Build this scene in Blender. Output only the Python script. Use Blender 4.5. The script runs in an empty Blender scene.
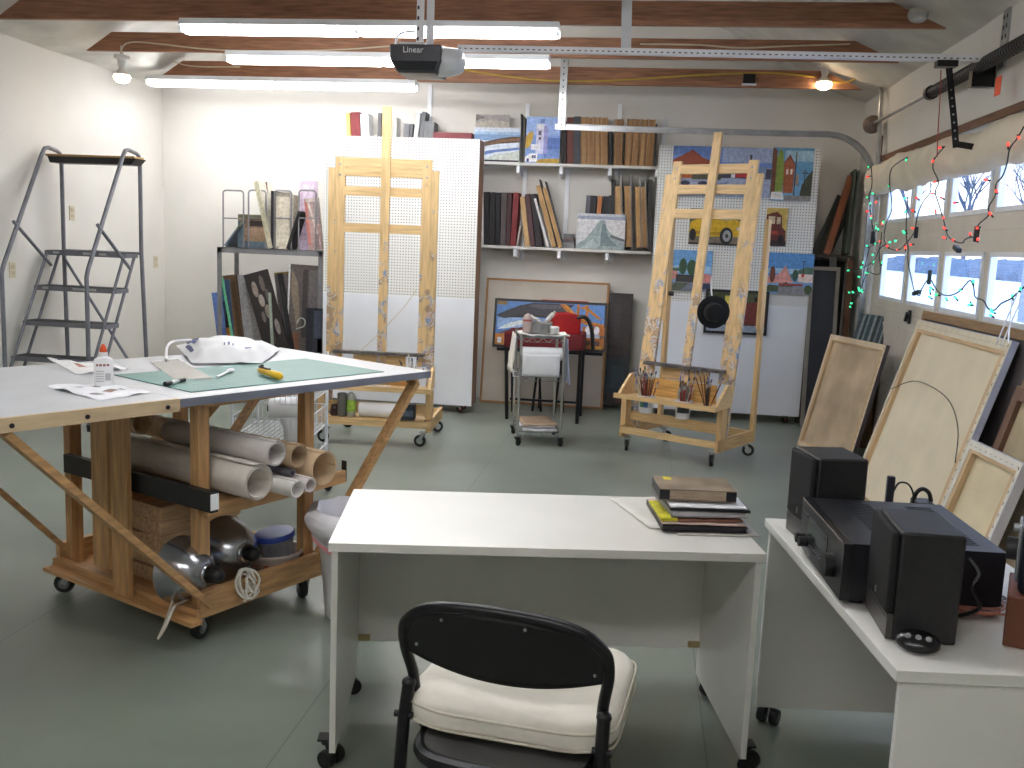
import bpy, bmesh, math, random
from mathutils import Vector as V, Matrix, noise
random.seed(7)
PI=math.pi
C=bpy.context.scene.collection
# ------------------------------------------------------------------ camera
F=960.; H=1.55
_y=V((645-512,384-248,-F)).normalized()
_z=V((1,-.04,0)).cross(_y).normalized()
if _z.y<0: _z=-_z
_x=_y.cross(_z)
R3=Matrix((_x,_y,_z))
CAM=V((0,0,H))
def ray(x,y): return R3@V((x-512,384-y,-F))
def fl(x,y,z=0.):            # point of the photograph on the horizontal plane z
    d=ray(x,y); return CAM+d*((z-H)/d.z)
def dy(x,y,Y):               # ... on the vertical plane at depth Y
    d=ray(x,y); return CAM+d*(Y/d.y)
def dx(x,y,X):               # ... on the side plane at X
    d=ray(x,y); return CAM+d*(X/d.x)
cd=bpy.data.cameras.new('camera'); cam=bpy.data.objects.new('camera',cd); C.objects.link(cam)
cd.sensor_width=36; cd.lens=F/1024*36; cd.clip_start=.05; cd.clip_end=300
cam.matrix_world=Matrix.Translation(CAM)@R3.to_4x4()
bpy.context.scene.camera=cam
# ------------------------------------------------------------------ materials
def lin(c): 
    c/=255.; return c/12.92 if c<=.04045 else ((c+.055)/1.055)**2.4
def rgb(c): return (lin(c[0]),lin(c[1]),lin(c[2]),1)
_mc={}
def mat(name,c,rough=.5,metal=0.,var=.06,sc=6.,bump=0.,bsc=60.,stretch=(1,1,1),coat=0.,spec=.5):
    if name in _mc: return _mc[name]
    m=bpy.data.materials.new(name); m.use_nodes=True; nt=m.node_tree; N=nt.nodes; L=nt.links
    b=N['Principled BSDF']; b.inputs['Roughness'].default_value=rough; b.inputs['Metallic'].default_value=metal
    b.inputs['Coat Weight'].default_value=coat; b.inputs['Specular IOR Level'].default_value=spec
    tc=N.new('ShaderNodeTexCoord'); mp=N.new('ShaderNodeMapping'); mp.inputs['Scale'].default_value=stretch
    L.new(tc.outputs['Object'],mp.inputs['Vector'])
    nz=N.new('ShaderNodeTexNoise'); nz.inputs['Scale'].default_value=sc; nz.inputs['Detail'].default_value=5
    L.new(mp.outputs['Vector'],nz.inputs['Vector'])
    rp=N.new('ShaderNodeValToRGB'); a=rgb(c)
    lo=tuple(max(0,x*(1-var*2.2)) for x in a[:3])+(1,); hi=tuple(min(1,x*(1+var*2.2)) for x in a[:3])+(1,)
    rp.color_ramp.elements[0].position=.3; rp.color_ramp.elements[1].position=.7
    rp.color_ramp.elements[0].color=lo; rp.color_ramp.elements[1].color=hi
    L.new(nz.outputs['Fac'],rp.inputs['Fac']); L.new(rp.outputs['Color'],b.inputs['Base Color'])
    if bump:
        n2=N.new('ShaderNodeTexNoise'); n2.inputs['Scale'].default_value=bsc; L.new(mp.outputs['Vector'],n2.inputs['Vector'])
        bp=N.new('ShaderNodeBump'); bp.inputs['Strength'].default_value=bump; bp.inputs['Distance'].default_value=.01
        L.new(n2.outputs['Fac'],bp.inputs['Height']); L.new(bp.outputs['Normal'],b.inputs['Normal'])
    _mc[name]=m; return m
def emat(name,c,s):
    if name in _mc: return _mc[name]
    m=bpy.data.materials.new(name); m.use_nodes=True; b=m.node_tree.nodes['Principled BSDF']
    b.inputs['Base Color'].default_value=rgb(c); b.inputs['Emission Color'].default_value=rgb(c); b.inputs['Emission Strength'].default_value=s
    _mc[name]=m; return m
def wood(name,c,axis='z',var=.12,rough=.55,paint=None):
    st={'x':(1.2,14,14),'y':(14,1.2,14),'z':(14,14,1.2)}[axis]
    new=name not in _mc
    m=mat(name,c,rough,0,var,4.,.08,30.,st)
    if paint and new:     # dried paint smears, thickest low on the wood
        nt=m.node_tree; N=nt.nodes; L=nt.links; b=N['Principled BSDF']
        src=b.inputs['Base Color'].links[0].from_socket
        tc=N.new('ShaderNodeTexCoord')
        mp=N.new('ShaderNodeMapping'); mp.inputs['Scale'].default_value=(1,1,.55); L.new(tc.outputs['Object'],mp.inputs['Vector'])
        nz=N.new('ShaderNodeTexNoise'); nz.inputs['Scale'].default_value=17; nz.inputs['Detail'].default_value=6; L.new(mp.outputs['Vector'],nz.inputs['Vector'])
        sx=N.new('ShaderNodeSeparateXYZ'); L.new(tc.outputs['Object'],sx.inputs[0])
        mr=N.new('ShaderNodeMapRange'); mr.inputs['From Min'].default_value=paint[1]; mr.inputs['From Max'].default_value=paint[0]
        mr.inputs['To Min'].default_value=-.16; mr.inputs['To Max'].default_value=.15; L.new(sx.outputs['Z'],mr.inputs['Value'])
        ad=N.new('ShaderNodeMath'); L.new(nz.outputs['Fac'],ad.inputs[0]); L.new(mr.outputs[0],ad.inputs[1])
        gt=N.new('ShaderNodeMapRange'); gt.inputs['From Min'].default_value=.52; gt.inputs['From Max'].default_value=.62; L.new(ad.outputs[0],gt.inputs['Value'])
        n2=N.new('ShaderNodeTexNoise'); n2.inputs['Scale'].default_value=9; L.new(tc.outputs['Object'],n2.inputs['Vector'])
        cr=N.new('ShaderNodeValToRGB'); cr.color_ramp.interpolation='CONSTANT'; e=cr.color_ramp.elements
        e[0].position=0; e[0].color=rgb((176,148,120)); e[1].position=.42; e[1].color=rgb((204,196,190))
        for p,k in ((.48,(166,140,116)),(.52,(200,176,168)),(.56,(140,158,186)),(.62,(208,200,194))):
            q=e.new(p); q.color=rgb(k)
        L.new(n2.outputs['Fac'],cr.inputs['Fac'])
        mx=N.new('ShaderNodeMixRGB'); L.new(gt.outputs[0],mx.inputs['Fac']); L.new(src,mx.inputs[1]); L.new(cr.outputs[0],mx.inputs[2])
        L.new(mx.outputs[0],b.inputs['Base Color'])
    return m
def flat(c,rough=.55): return mat('paint_%d_%d_%d'%c,c,rough,var=.11,sc=32)
def glassmat():
    if 'glass' in _mc: return _mc['glass']
    m=bpy.data.materials.new('glass'); m.use_nodes=True; N=m.node_tree.nodes; L=m.node_tree.links; N.clear()
    o=N.new('ShaderNodeOutputMaterial'); t=N.new('ShaderNodeBsdfTransparent'); g=N.new('ShaderNodeBsdfGlossy'); g.inputs['Roughness'].default_value=.03
    t.inputs['Color'].default_value=(.93,.96,1,1)
    f=N.new('ShaderNodeFresnel'); x=N.new('ShaderNodeMixShader'); ge=N.new('ShaderNodeNewGeometry'); mb=N.new('ShaderNodeMath'); mb.operation='SUBTRACT'; mb.inputs[0].default_value=1.; L.new(ge.outputs['Backfacing'],mb.inputs[1]); mu=N.new('ShaderNodeMath'); mu.operation='MULTIPLY'; L.new(f.outputs[0],mu.inputs[0]); L.new(mb.outputs[0],mu.inputs[1]); L.new(mu.outputs[0],x.inputs[0]); L.new(t.outputs[0],x.inputs[1]); L.new(g.outputs[0],x.inputs[2]); L.new(x.outputs[0],o.inputs[0])
    _mc['glass']=m; return m
def pegmat():
    m=bpy.data.materials.new('pegboard_white'); m.use_nodes=True; nt=m.node_tree; N=nt.nodes; L=nt.links; b=N['Principled BSDF']; b.inputs['Roughness'].default_value=.45
    tc=N.new('ShaderNodeTexCoord'); mp=N.new('ShaderNodeMapping'); mp.inputs['Scale'].default_value=(1/.0254,)*3; L.new(tc.outputs['Object'],mp.inputs[0])
    fr=N.new('ShaderNodeVectorMath'); fr.operation='FRACTION'; L.new(mp.outputs[0],fr.inputs[0])
    sb=N.new('ShaderNodeVectorMath'); sb.operation='SUBTRACT'; sb.inputs[1].default_value=(.5,.5,.5); L.new(fr.outputs[0],sb.inputs[0])
    ml=N.new('ShaderNodeVectorMath'); ml.operation='MULTIPLY'; ml.inputs[1].default_value=(1,0,1); L.new(sb.outputs[0],ml.inputs[0])
    ln=N.new('ShaderNodeVectorMath'); ln.operation='LENGTH'; L.new(ml.outputs[0],ln.inputs[0])
    lt=N.new('ShaderNodeMath'); lt.operation='LESS_THAN'; lt.inputs[1].default_value=.2; L.new(ln.outputs['Value'],lt.inputs[0])
    mx=N.new('ShaderNodeMixRGB'); mx.inputs[1].default_value=rgb((222,222,220)); mx.inputs[2].default_value=rgb((105,100,100)); L.new(lt.outputs[0],mx.inputs[0]); L.new(mx.outputs[0],b.inputs['Base Color'])
    return m
def floormat():
    m=mat('floor_paint',(128,136,125),.32,0,.07,1.3,.03,40.); nt=m.node_tree; N=nt.nodes; L=nt.links; b=N['Principled BSDF']
    src=b.inputs['Base Color'].links[0].from_socket
    tc=N.new('ShaderNodeTexCoord'); sx=N.new('ShaderNodeSeparateXYZ'); L.new(tc.outputs['Object'],sx.inputs[0])
    last=src
    for x in (-2.3,-1.01,.28):          # saw-cut joints of the slab
        a=N.new('ShaderNodeMath'); a.operation='ADD'; a.inputs[1].default_value=-x; L.new(sx.outputs['X'],a.inputs[0])
        c=N.new('ShaderNodeMath'); c.operation='ABSOLUTE'; L.new(a.outputs[0],c.inputs[0])
        d=N.new('ShaderNodeMath'); d.operation='LESS_THAN'; d.inputs[1].default_value=.0025; L.new(c.outputs[0],d.inputs[0])
        k=N.new('ShaderNodeMath'); k.operation='MULTIPLY'; k.inputs[1].default_value=.45; L.new(d.outputs[0],k.inputs[0])
        mx=N.new('ShaderNodeMixRGB'); mx.inputs[2].default_value=rgb((60,70,64)); L.new(k.outputs[0],mx.inputs[0]); L.new(last,mx.inputs[1]); last=mx.outputs[0]
    L.new(last,b.inputs['Base Color']); return m
WALL=mat('wall_white',(216,213,207),.7,0,.015,2,.05,90)
PLASTIC=mat('roof_plastic',(206,204,198),.55,0,.08,3,.35,9)
BEAM=wood('beam_brown',(150,104,76),'x',.16)
WHITE=mat('white_laminate',(228,226,220),.34,0,.015,3)
WMETAL=mat('white_metal',(232,234,238),.35,0,.02)
BLACK=mat('black_plastic',(22,22,24),.4,0,.1,20)
BLKM=mat('black_metal',(24,24,27),.32,.2,.1,20)
RUBBER=mat('black_rubber',(26,26,27),.6,0,.1,20)
STEEL=mat('zinc_steel',(176,178,180),.34,.85,.06,12)
CHROME=mat('chrome',(205,206,208),.22,.95,.03,12)
GREYM=mat('grey_steel_paint',(136,136,140),.45,.3,.06,14)
PINE='pine'
BIRCH=wood('easel_pine',(222,188,136),'z',.08,.5,paint=(.35,1.9))
BIRCHZ=wood('easel_pine_clean',(216,180,128),'z',.08,.5)
BIRCHX=wood('easel_pine_cross',(222,188,136),'x',.08,.5)
TWOOD=wood('table_fir',(192,148,98),'z',.12)
TWOODX=wood('table_fir_long',(190,148,100),'x',.12)
TWOODY=wood('table_fir_deep',(184,142,94),'y',.12)
CLOTHB=mat('raw_canvas_back',(204,188,158),.85,0,.04,5,.15,300)
TAN=mat('kraft_tan',(166,132,92),.7,0,.1,8)
PAPER=mat('white_paper',(238,238,240),.6,0,.015)
# ------------------------------------------------------------------ geometry helpers
class MB:
    def __init__(s): s.bm=bmesh.new(); s.mats=[]; s.cur=0
    def use(s,m):
        if m not in s.mats: s.mats.append(m)
        s.cur=s.mats.index(m); return s
    def _f(s,vs,smooth=False):
        try: f=s.bm.faces.new(vs)
        except ValueError: return
        f.material_index=s.cur; f.smooth=True
    def v(s,p): return s.bm.verts.new(p)
    def box(s,c,d,R=None):
        c=V(c); a=[]
        for x in(-.5,.5):
            for y in(-.5,.5):
                for z in(-.5,.5):
                    o=V((x*d[0],y*d[1],z*d[2])); a.append(s.v(c+(R@o if R else o)))
        for q in((0,1,3,2),(4,6,7,5),(0,4,5,1),(2,3,7,6),(0,2,6,4),(1,5,7,3)): s._f([a[i] for i in q])
        return s
    def mm(s,lo,hi): 
        return s.box([(a+b)/2 for a,b in zip(lo,hi)],[abs(b-a) for a,b in zip(lo,hi)])
    def bar(s,p0,p1,w,t,up=(0,0,1)):
        p0=V(p0);p1=V(p1);d=(p1-p0);l=d.length;d.normalize();up=V(up)
        if abs(d.dot(up.normalized()))>.995: up=V((0,1,0))
        sd=d.cross(up).normalized();u=sd.cross(d)
        return s.box((p0+p1)/2,(w,l,t),Matrix((sd,d,u)).transposed())
    def tube(s,pts,r,n=8,closed=False,cap=True):
        pts=[V(p) for p in pts]; k=len(pts); rings=[]; nrm=None
        rr=r if isinstance(r,(list,tuple)) else [r]*k
        for i,p in enumerate(pts):
            a=pts[(i-1)%k] if (i>0 or closed) else p; b=pts[(i+1)%k] if (i<k-1 or closed) else p
            t=(b-a).normalized()
            if nrm is None:
                nrm=t.cross(V((0,0,1)))
                if nrm.length<.05: nrm=t.cross(V((0,1,0)))
            nrm=(nrm-t*nrm.dot(t))
            if nrm.length<1e-6: nrm=t.orthogonal()
            nrm.normalize(); bn=t.cross(nrm)
            rings.append([s.v(p+(nrm*math.cos(2*PI*j/n)+bn*math.sin(2*PI*j/n))*rr[i]) for j in range(n)])
        for i in range(k if closed else k-1):
            A=rings[i];B=rings[(i+1)%k]
            for j in range(n): s._f([A[j],A[(j+1)%n],B[(j+1)%n],B[j]])
        if cap and not closed: s._f(rings[0][::-1]); s._f(rings[-1])
        return s
    def cyl(s,p0,p1,r,n=16,r1=None): return s.tube([p0,p1],[r,r if r1 is None else r1],n)
    def lathe(s,prof,c=(0,0,0),M=None,n=24,cap=True,ang=2*PI):
        rings=[];c=V(c)
        for r,z in prof:
            ring=[]
            for j in range(n):
                a=2*PI*j/n;o=V((r*math.cos(a),r*math.sin(a),z)); ring.append(s.v(c+(M@o if M else o)))
            rings.append(ring)
        for A,B in zip(rings,rings[1:]):
            for j in range(n): s._f([A[j],A[(j+1)%n],B[(j+1)%n],B[j]])
        if cap: s._f(rings[0][::-1]); s._f(rings[-1])
        return s
    def poly(s,pts): s._f([s.v(p) for p in pts]); return s
    def prism(s,pts,vec):
        vec=V(vec);a=[s.v(p) for p in pts];b=[s.v(V(p)+vec) for p in pts];n=len(a)
        s._f(a[::-1]);s._f(b)
        for i in range(n): s._f([a[i],a[(i+1)%n],b[(i+1)%n],b[i]])
        return s
    def ball(s,c,r,n=12,sc=(1,1,1),R=None):
        c=V(c);m=max(5,n//2); rings=[]
        top=None
        def P(o): 
            o=V((o[0]*sc[0],o[1]*sc[1],o[2]*sc[2])); return c+(R@o if R else o)
        for i in range(1,m):
            a=PI*i/m; rings.append([s.v(P((r*math.sin(a)*math.cos(2*PI*j/n),r*math.sin(a)*math.sin(2*PI*j/n),r*math.cos(a)))) for j in range(n)])
        t=s.v(P((0,0,r)));b=s.v(P((0,0,-r)))
        for j in range(n):
            s._f([t,rings[0][j],rings[0][(j+1)%n]]); s._f([b,rings[-1][(j+1)%n],rings[-1][j]])
        for A,B in zip(rings,rings[1:]):
            for j in range(n): s._f([A[j],B[j],B[(j+1)%n],A[(j+1)%n]])
        return s
    def grid(s,fn,nu,nv,thick=None):
        g=[[s.v(fn(i/nu,j/nv)) for j in range(nv+1)] for i in range(nu+1)]
        for i in range(nu):
            for j in range(nv): s._f([g[i][j],g[i+1][j],g[i+1][j+1],g[i][j+1]])
        return s
    def build(s,name,parent=None,world=False,bevel=0,sub=0,solid=0,M=None,angle=38,fix=True):
        bm=s.bm
        if fix: bmesh.ops.recalc_face_normals(bm,faces=bm.faces[:])
        base=None
        if parent is not None and world: bm.transform(MAT[parent.name].inverted())
        if parent is None and M is None and bm.verts:
            xs=[v.co.x for v in bm.verts];ys=[v.co.y for v in bm.verts];zs=[v.co.z for v in bm.verts]
            base=V(((min(xs)+max(xs))/2,(min(ys)+max(ys))/2,min(zs))); bm.transform(Matrix.Translation(-base))
        me=bpy.data.meshes.new(name); bm.to_mesh(me); bm.free()
        for m in s.mats: me.materials.append(m)
        me.set_sharp_from_angle(angle=math.radians(angle))
        o=bpy.data.objects.new(name,me); C.objects.link(o)
        if parent is not None:
            o.parent=parent; MAT[o.name]=MAT[parent.name].copy()
            if M is not None: o.matrix_local=M
        elif M is not None: o.matrix_world=M; MAT[o.name]=M.copy()
        else: o.location=base; MAT[o.name]=Matrix.Translation(base)
        if solid:
            d=o.modifiers.new('solid','SOLIDIFY'); d.thickness=solid; d.offset=0
        if bevel:
            d=o.modifiers.new('bevel','BEVEL'); d.width=bevel; d.segments=2; d.limit_method='ANGLE'; d.angle_limit=math.radians(40)
        if sub:
            d=o.modifiers.new('sub','SUBSURF'); d.levels=sub; d.render_levels=sub
        return o
MAT={}
def tag(o,label,cat,group=None,kind=None):
    if label: o['label']=label
    if cat: o['category']=cat
    if group: o['group']=group
    if kind: o['kind']=kind
    return o
def struct(o): o['kind']='structure'; return o
def thing(name,label,cat,loc=(0,0,0),rotz=0,group=None,M=None):
    o=bpy.data.objects.new(name,None); C.objects.link(o); o.empty_display_size=.1
    m=M if M is not None else Matrix.Translation(V(loc))@Matrix.Rotation(rotz,4,'Z')
    o.matrix_world=m; MAT[o.name]=m.copy()
    return tag(o,label,cat,group)
def axes(p0,right,up):       # local x=right, z=up, y=into the thing
    r=V(right).normalized();u=V(up);u=(u-r*u.dot(r)).normalized();y=u.cross(r)
    m=Matrix((r,y,u)).transposed().to_4x4(); m.translation=V(p0); return m
def arc(c,r,a0,a1,n,ax=(1,0,0),ay=(0,0,1)):
    c=V(c);ax=V(ax);ay=V(ay)
    return [c+ax*(r*math.cos(a0+(a1-a0)*i/n))+ay*(r*math.sin(a0+(a1-a0)*i/n)) for i in range(n+1)]
def smooth_path(pts,n=4):
    pts=[V(p) for p in pts]; out=[]
    for i in range(len(pts)-1):
        p0=pts[max(i-1,0)];p1=pts[i];p2=pts[i+1];p3=pts[min(i+2,len(pts)-1)]
        for k in range(n):
            t=k/n; out.append(.5*((2*p1)+(p2-p0)*t+(2*p0-5*p1+4*p2-p3)*t*t+(3*p1-p0-3*p2+p3)*t**3))
    out.append(pts[-1]); return out
def text(body,size,parent,M,m,name='lettering',ext=.0004):
    cu=bpy.data.curves.new('lettering','FONT'); cu.body=body; cu.size=size; cu.extrude=ext; cu.align_x='CENTER'; cu.align_y='CENTER'
    t=bpy.data.objects.new('tmp',cu); C.objects.link(t); bpy.context.view_layer.update()
    me=bpy.data.meshes.new_from_object(t.evaluated_get(bpy.context.evaluated_depsgraph_get()))
    bpy.data.objects.remove(t); me.materials.clear(); me.materials.append(m)
    o=bpy.data.objects.new(name,me); C.objects.link(o); o.parent=parent; o.matrix_local=M; MAT[o.name]=MAT[parent.name]@M; return o
def caster(parent,x,y,r=.04,ang=0.,w=.024,top=None,plate=CHROME,world=False,hub=CHROME,two=False):
    top=top if top else 2*r+.03
    d=V((math.cos(ang),math.sin(ang),0)); n=V((-d.y,d.x,0)); c=V((x,y,r))+d*(r*.55)
    Rm=Matrix((d,V((0,0,1)),n)).transposed()
    b=MB().use(plate)
    for sgn in(-1,1):
        q=n*(sgn*(w*.75 if not two else w*.2))
        b.bar(c+q,V((x,y,top-.012))+q,r*.6,.004,n)
    b.cyl((x,y,top-.02),(x,y,top-.006),.02,12); b.box((x,y,top-.003),(.055,.045,.006))
    o=b.build('caster',parent,world)
    for k in ((-w*.8,w*.8) if two else (0,)):
        b=MB().use(RUBBER).lathe([(r*.55,-w/2),(r*.92,-w/2),(r,-w/4),(r,w/4),(r*.92,w/2),(r*.55,w/2)],c+n*k,Rm,18)
        b.use(hub).lathe([(.006,-w*.53),(r*.55,-w*.53),(r*.55,w*.53),(.006,w*.53)],c+n*k,Rm,14)
        b.build('wheel',o,world)
    return o
# ------------------------------------------------------------------ THE ROOM
XL,XR,YB,YF=-4.9,1.92,9.4,-2.2
struct(MB().use(floormat()).mm((XL-.1,YF-.1,-.1),(XR+.06,YB+.1,0)).build('floor',M=Matrix()))
RP=[(XL,2.95),(XL+.42,2.975),(-1.5,4.75),(1.42,3.06),(XR,2.93)]
struct(MB().use(WALL).mm((XL-.1,YF,0),(XL,YB,3.15)).build('wall_left',M=Matrix()))
struct(MB().use(WALL).prism([(XL-.1,YB,0),(XR+.1,YB,0),(XR+.1,YB,3.2),(1.42,YB,3.5),(-1.5,YB,5.1),(XL+.42,YB,3.4),(XL-.1,YB,3.2)],(0,.1,0)).build('wall_back',M=Matrix()))
struct(MB().use(WALL).prism([(XL-.1,YF,0),(XR+.1,YF,0),(XR+.1,YF,3.2),(1.42,YF,3.5),(-1.5,YF,5.1),(XL+.42,YF,3.4),(XL-.1,YF,3.2)],(0,-.1,0)).build('wall_front',M=Matrix()))
DY0,DY1,DZ=3.28,8.6,2.34
b=MB().use(WALL); b.mm((XR,DY1,0),(XR+.12,YB,3.15)); b.mm((XR,YF,0),(XR+.12,DY0,3.15)); b.mm((XR,DY0,DZ),(XR+.12,DY1,3.15))
struct(b.build('wall_right',M=Matrix()))
b=MB().use(PLASTIC)
def roofz(x):
    for (a,za),(c,zc) in zip(RP,RP[1:]):
        if x<=c: return za+(zc-za)*(x-a)/(c-a)
    return RP[-1][1]
def rf(u,v):
    x=XL-.02+u*(XR-XL+.04); y=YF+v*(YB-YF)
    k=min(1,min(x-XL,XR-x)*3+.0)
    p=V((x*2.3,y*1.4,0)); w=abs(noise.noise(p))*.11+abs(noise.noise(p*2.7))*.045
    sag=.05*abs(math.sin(PI*(y-6.34)/1.1))
    return V((x,y,roofz(min(max(x,XL),XR))+(.02-w*.6+sag)*max(k,.12)))
b.grid(rf,90,150); struct(b.build('ceiling',M=Matrix(),angle=180))
bn=0
for Y in (4.1,5.22,6.34,7.43,8.62):
    b=MB().use(BEAM); z0,z1=2.93,3.075
    b.prism([(XL+.40,Y-.02,z0),(1.72,Y-.02,z0),(1.40,Y-.02,z1),(XL+.62,Y-.02,z1)],(0,.04,0))
    struct(b.build('ceiling_beam',M=Matrix()))
# brown trim of the door opening
TR=wood('trim_brown',(112,74,48),'y',.12)
b=MB().use(TR); b.mm((XR-.02,DY0,DZ),(XR,DY1,DZ+.045)); struct(b.build('trim_1',M=Matrix()))
b=MB().use(TR); b.mm((XR-.02,DY1-.005,DZ),(XR,DY1+.04,DZ+.22)); struct(b.build('trim_2',M=Matrix()))
# door_1: sectional garage door, two rows of panes
DOORW=mat('door_white',(222,216,204),.5,0,.03,4)
SASH=mat('sash_white',(240,244,250),.4,0,.02)
door=thing('door_1',None,None,(XR+.02,0,0)); door['kind']='structure'
cols=[(8.28-.83*i-.73,8.28-.83*i) for i in range(6)]
secs=[(.0,.572),(.572,1.142),(1.142,1.732),(1.732,2.335)]
for i,(z0,z1) in enumerate(secs):
    b=MB().use(DOORW); t=.024
    if i<2:
        b.mm((0,DY0+.01,z0),(t,DY1-.01,z1))
        for a,c in cols: b.mm((-.006,a+.03,z0+.1),(0,c-.03,z1-.1))
    else:
        w0,w1=((1.215,1.605) if i==2 else (1.825,2.215))
        b.mm((0,DY0+.01,z0),(t,DY1-.01,w0)); b.mm((0,DY0+.01,w1),(t,DY1-.01,z1))
        e=[DY0+.01]+[q for c in reversed(cols) for q in c]+[DY1-.01]
        for k in range(0,len(e),2): b.mm((0,e[k],w0),(t,e[k+1],w1))
    b.build('door_section',door,bevel=.004)
for w0,w1 in((1.215,1.605),(1.825,2.215)):
    for a,c in cols:
        f=MB().use(SASH); q=.028
        f.mm((-.010,a,w0),(.026,c,w0+q)); f.mm((-.010,a,w1-q),(.026,c,w1)); f.mm((-.010,a,w0+q),(.026,a+q,w1-q)); f.mm((-.010,c-q,w0+q),(.026,c,w1-q))
        fo=f.build('window_frame',door)
        MB().use(glassmat()).mm((.010,a+q,w0+q),(.014,c-q,w1-q)).build('window_pane',fo)
# ------------------------------------------------------------------ lights of the room
TUBE=emat('fluorescent_tube',(250,250,250),11.)
LW=.6
def fixture(px0,px1,py0,py1,Y,label,mid):
    zt=2.865
    x0=fl(px0,py0,zt).x; x1=fl(px1,py1,zt).x
    t=thing('fluorescent_light',label,'ceiling light',((x0+x1)/2,Y,zt),0,'shop lights under the roof beams')
    h=(x1-x0)/2
    b=MB().use(WMETAL); b.prism([(-h,-.055,.065),(-h,-.075,.03),(-h,-.075,.022),(-h,.075,.022),(-h,.075,.03),(-h,.055,.065)],(2*h,0,0)); b.build('housing',t)
    m=mid*2*h-h
    for y in(-.042,.042):
        for a,c in((-h+.02,m-.02),(m+.02,h-.02)):
            MB().use(TUBE).cyl((a,y,-.005),(c,y,-.005),.019,10).build('tube',t)
    for x,wd in((-h+.006,.018),(m,.03),(h-.006,.018)):
        for y in(-.042,.042): MB().use(WMETAL).box((x,y,.004),(wd,.03,.05)).build('lamp_holder',t)
fixture(186,558,31,31,6.30,'twin-tube shop light under the roof beam nearest the viewer',.48)
fixture(233,548,62,62,7.36,'twin-tube shop light under the middle beam, behind the door opener',.49)
fixture(155,415,85,87,8.56,'twin-tube shop light under the beam nearest the back wall',.49)
# two more unseen fixtures of the same kind, added to brighten the foreground
for yy,lab in((2.95,'added twin-tube fill light over the white desk, unseen above the picture'),(-.35,'added twin-tube fill light, unseen behind the viewer')):
    fill_light=thing('fluorescent_light',lab,'ceiling light',(-.9,yy,2.865),0,'shop lights under the roof beams')
    MB().use(WMETAL).prism([(-1.22,-.055,.065),(-1.22,-.075,.03),(-1.22,-.075,.022),(-1.22,.075,.022),(-1.22,.075,.03),(-1.22,.055,.065)],(2.44,0,0)).build('housing',fill_light)
    for y in(-.042,.042):
        for a,c in((-1.2,-.02),(.02,1.2)): MB().use(TUBE).cyl((a,y,-.005),(c,y,-.005),.019,10).build('tube',fill_light)
    b=MB().use(BEAM).prism([(XL+.40,yy+.03,2.93),(1.72,yy+.03,2.93),(1.40,yy+.03,3.075),(XL+.62,yy+.03,3.075)],(0,.04,0)); struct(b.build('ceiling_beam',M=Matrix()))
# bulbs
def spot(px,py,Y,label,on,wire,drop=.16):
    p=dy(px,py,Y); t=thing('flood_bulb_lamp',label,'ceiling lamp',p,0)
    b=MB().use(mat('porcelain',(214,212,208),.35)); b.lathe([(.06,.165),(.06,.14),(.036,.13),(.03,.08),(.02,.07)],n=16); b.cyl((0,0,.155),(0,0,drop),.012); b.build('lamp_holder',t)
    b=MB().use(emat('bulb_lit',(255,226,186),9.) if on else mat('bulb_off',(206,206,206),.25))
    b.lathe([(.062,.012),(.064,.0),(.06,-.02),(.045,-.038),(.02,-.047),(.001,-.048)],n=20,cap=False); b.build('bulb',t)
    MB().use(mat('bulb_back',(226,222,214),.3)).lathe([(.018,.085),(.022,.07),(.03,.05),(.058,.026),(.0615,.013)],n=20,cap=False).build('reflector',t)
spot(122,77,7.42,'lit flood bulb at the left end of a beam above the step ladder',True,None,.24)
spot(824,84,8.55,'lit flood bulb beside the curved garage door track',True,None,.24)
spot(917,16,6.34,'unlit flood bulb at the top right above the garage door',False,None,.2)
# cables along the beams
def cable(label,pts,m,r=.005,name='electric_cable',cat='cable',n=5):
    return tag(MB().use(m).tube(smooth_path(pts,n),r,6).build(name),label,cat)
YEL=mat('yellow_cable',(196,166,60),.45)
CRM=mat('cream_cable',(206,192,166),.5)
cable('yellow cable looped along the third beam towards the right bulb',[dy(x,y,8.585) for x,y in((465,70),(512,77),(560,81),(620,80),(700,75),(770,73),(815,77))],YEL,.007)
cable('yellow cable running from the right bulb into the steel conduit',[dy(x,y,8.6) for x,y in((830,82),(848,82),(862,74),(872,70))],YEL,.007)
cable('cream cable drooping across the middle beam from the left bulb',[dy(x,y,7.39) for x,y in((121,53),(124,45),(135,42),(160,44),(205,49),(256,51),(330,50),(392,46))],CRM,.006)
cable('cream cable along the third beam from the left bulb',[dy(x,y,8.585) for x,y in((130,50),(165,58),(190,66),(240,67))],CRM,.006)
cable('cream cable along the beam right of the door opener',[dy(x,y,7.39) for x,y in((640,44),(700,45),(740,48),(790,46),(850,44))],CRM,.006)
b=MB().use(BLACK).box(dy(749,79,8.585),(.1,.03,.08)); b.use(WMETAL).box(dy(749,84.5,8.58),(.12,.035,.012))
tag(b.build('junction_box'),'small black junction box on the beam above the right easel','junction box')
# conduit in the corner
b=MB().use(STEEL).tube(smooth_path([dx(x,y,1.86) for x,y in((866,79),(872,79),(878,84),(881,94),(880,120),(878,170))],4),.02,10)
tag(b.build('conduit_pipe'),'grey steel conduit bending down beside the spring drum in the corner','pipe')
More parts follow.
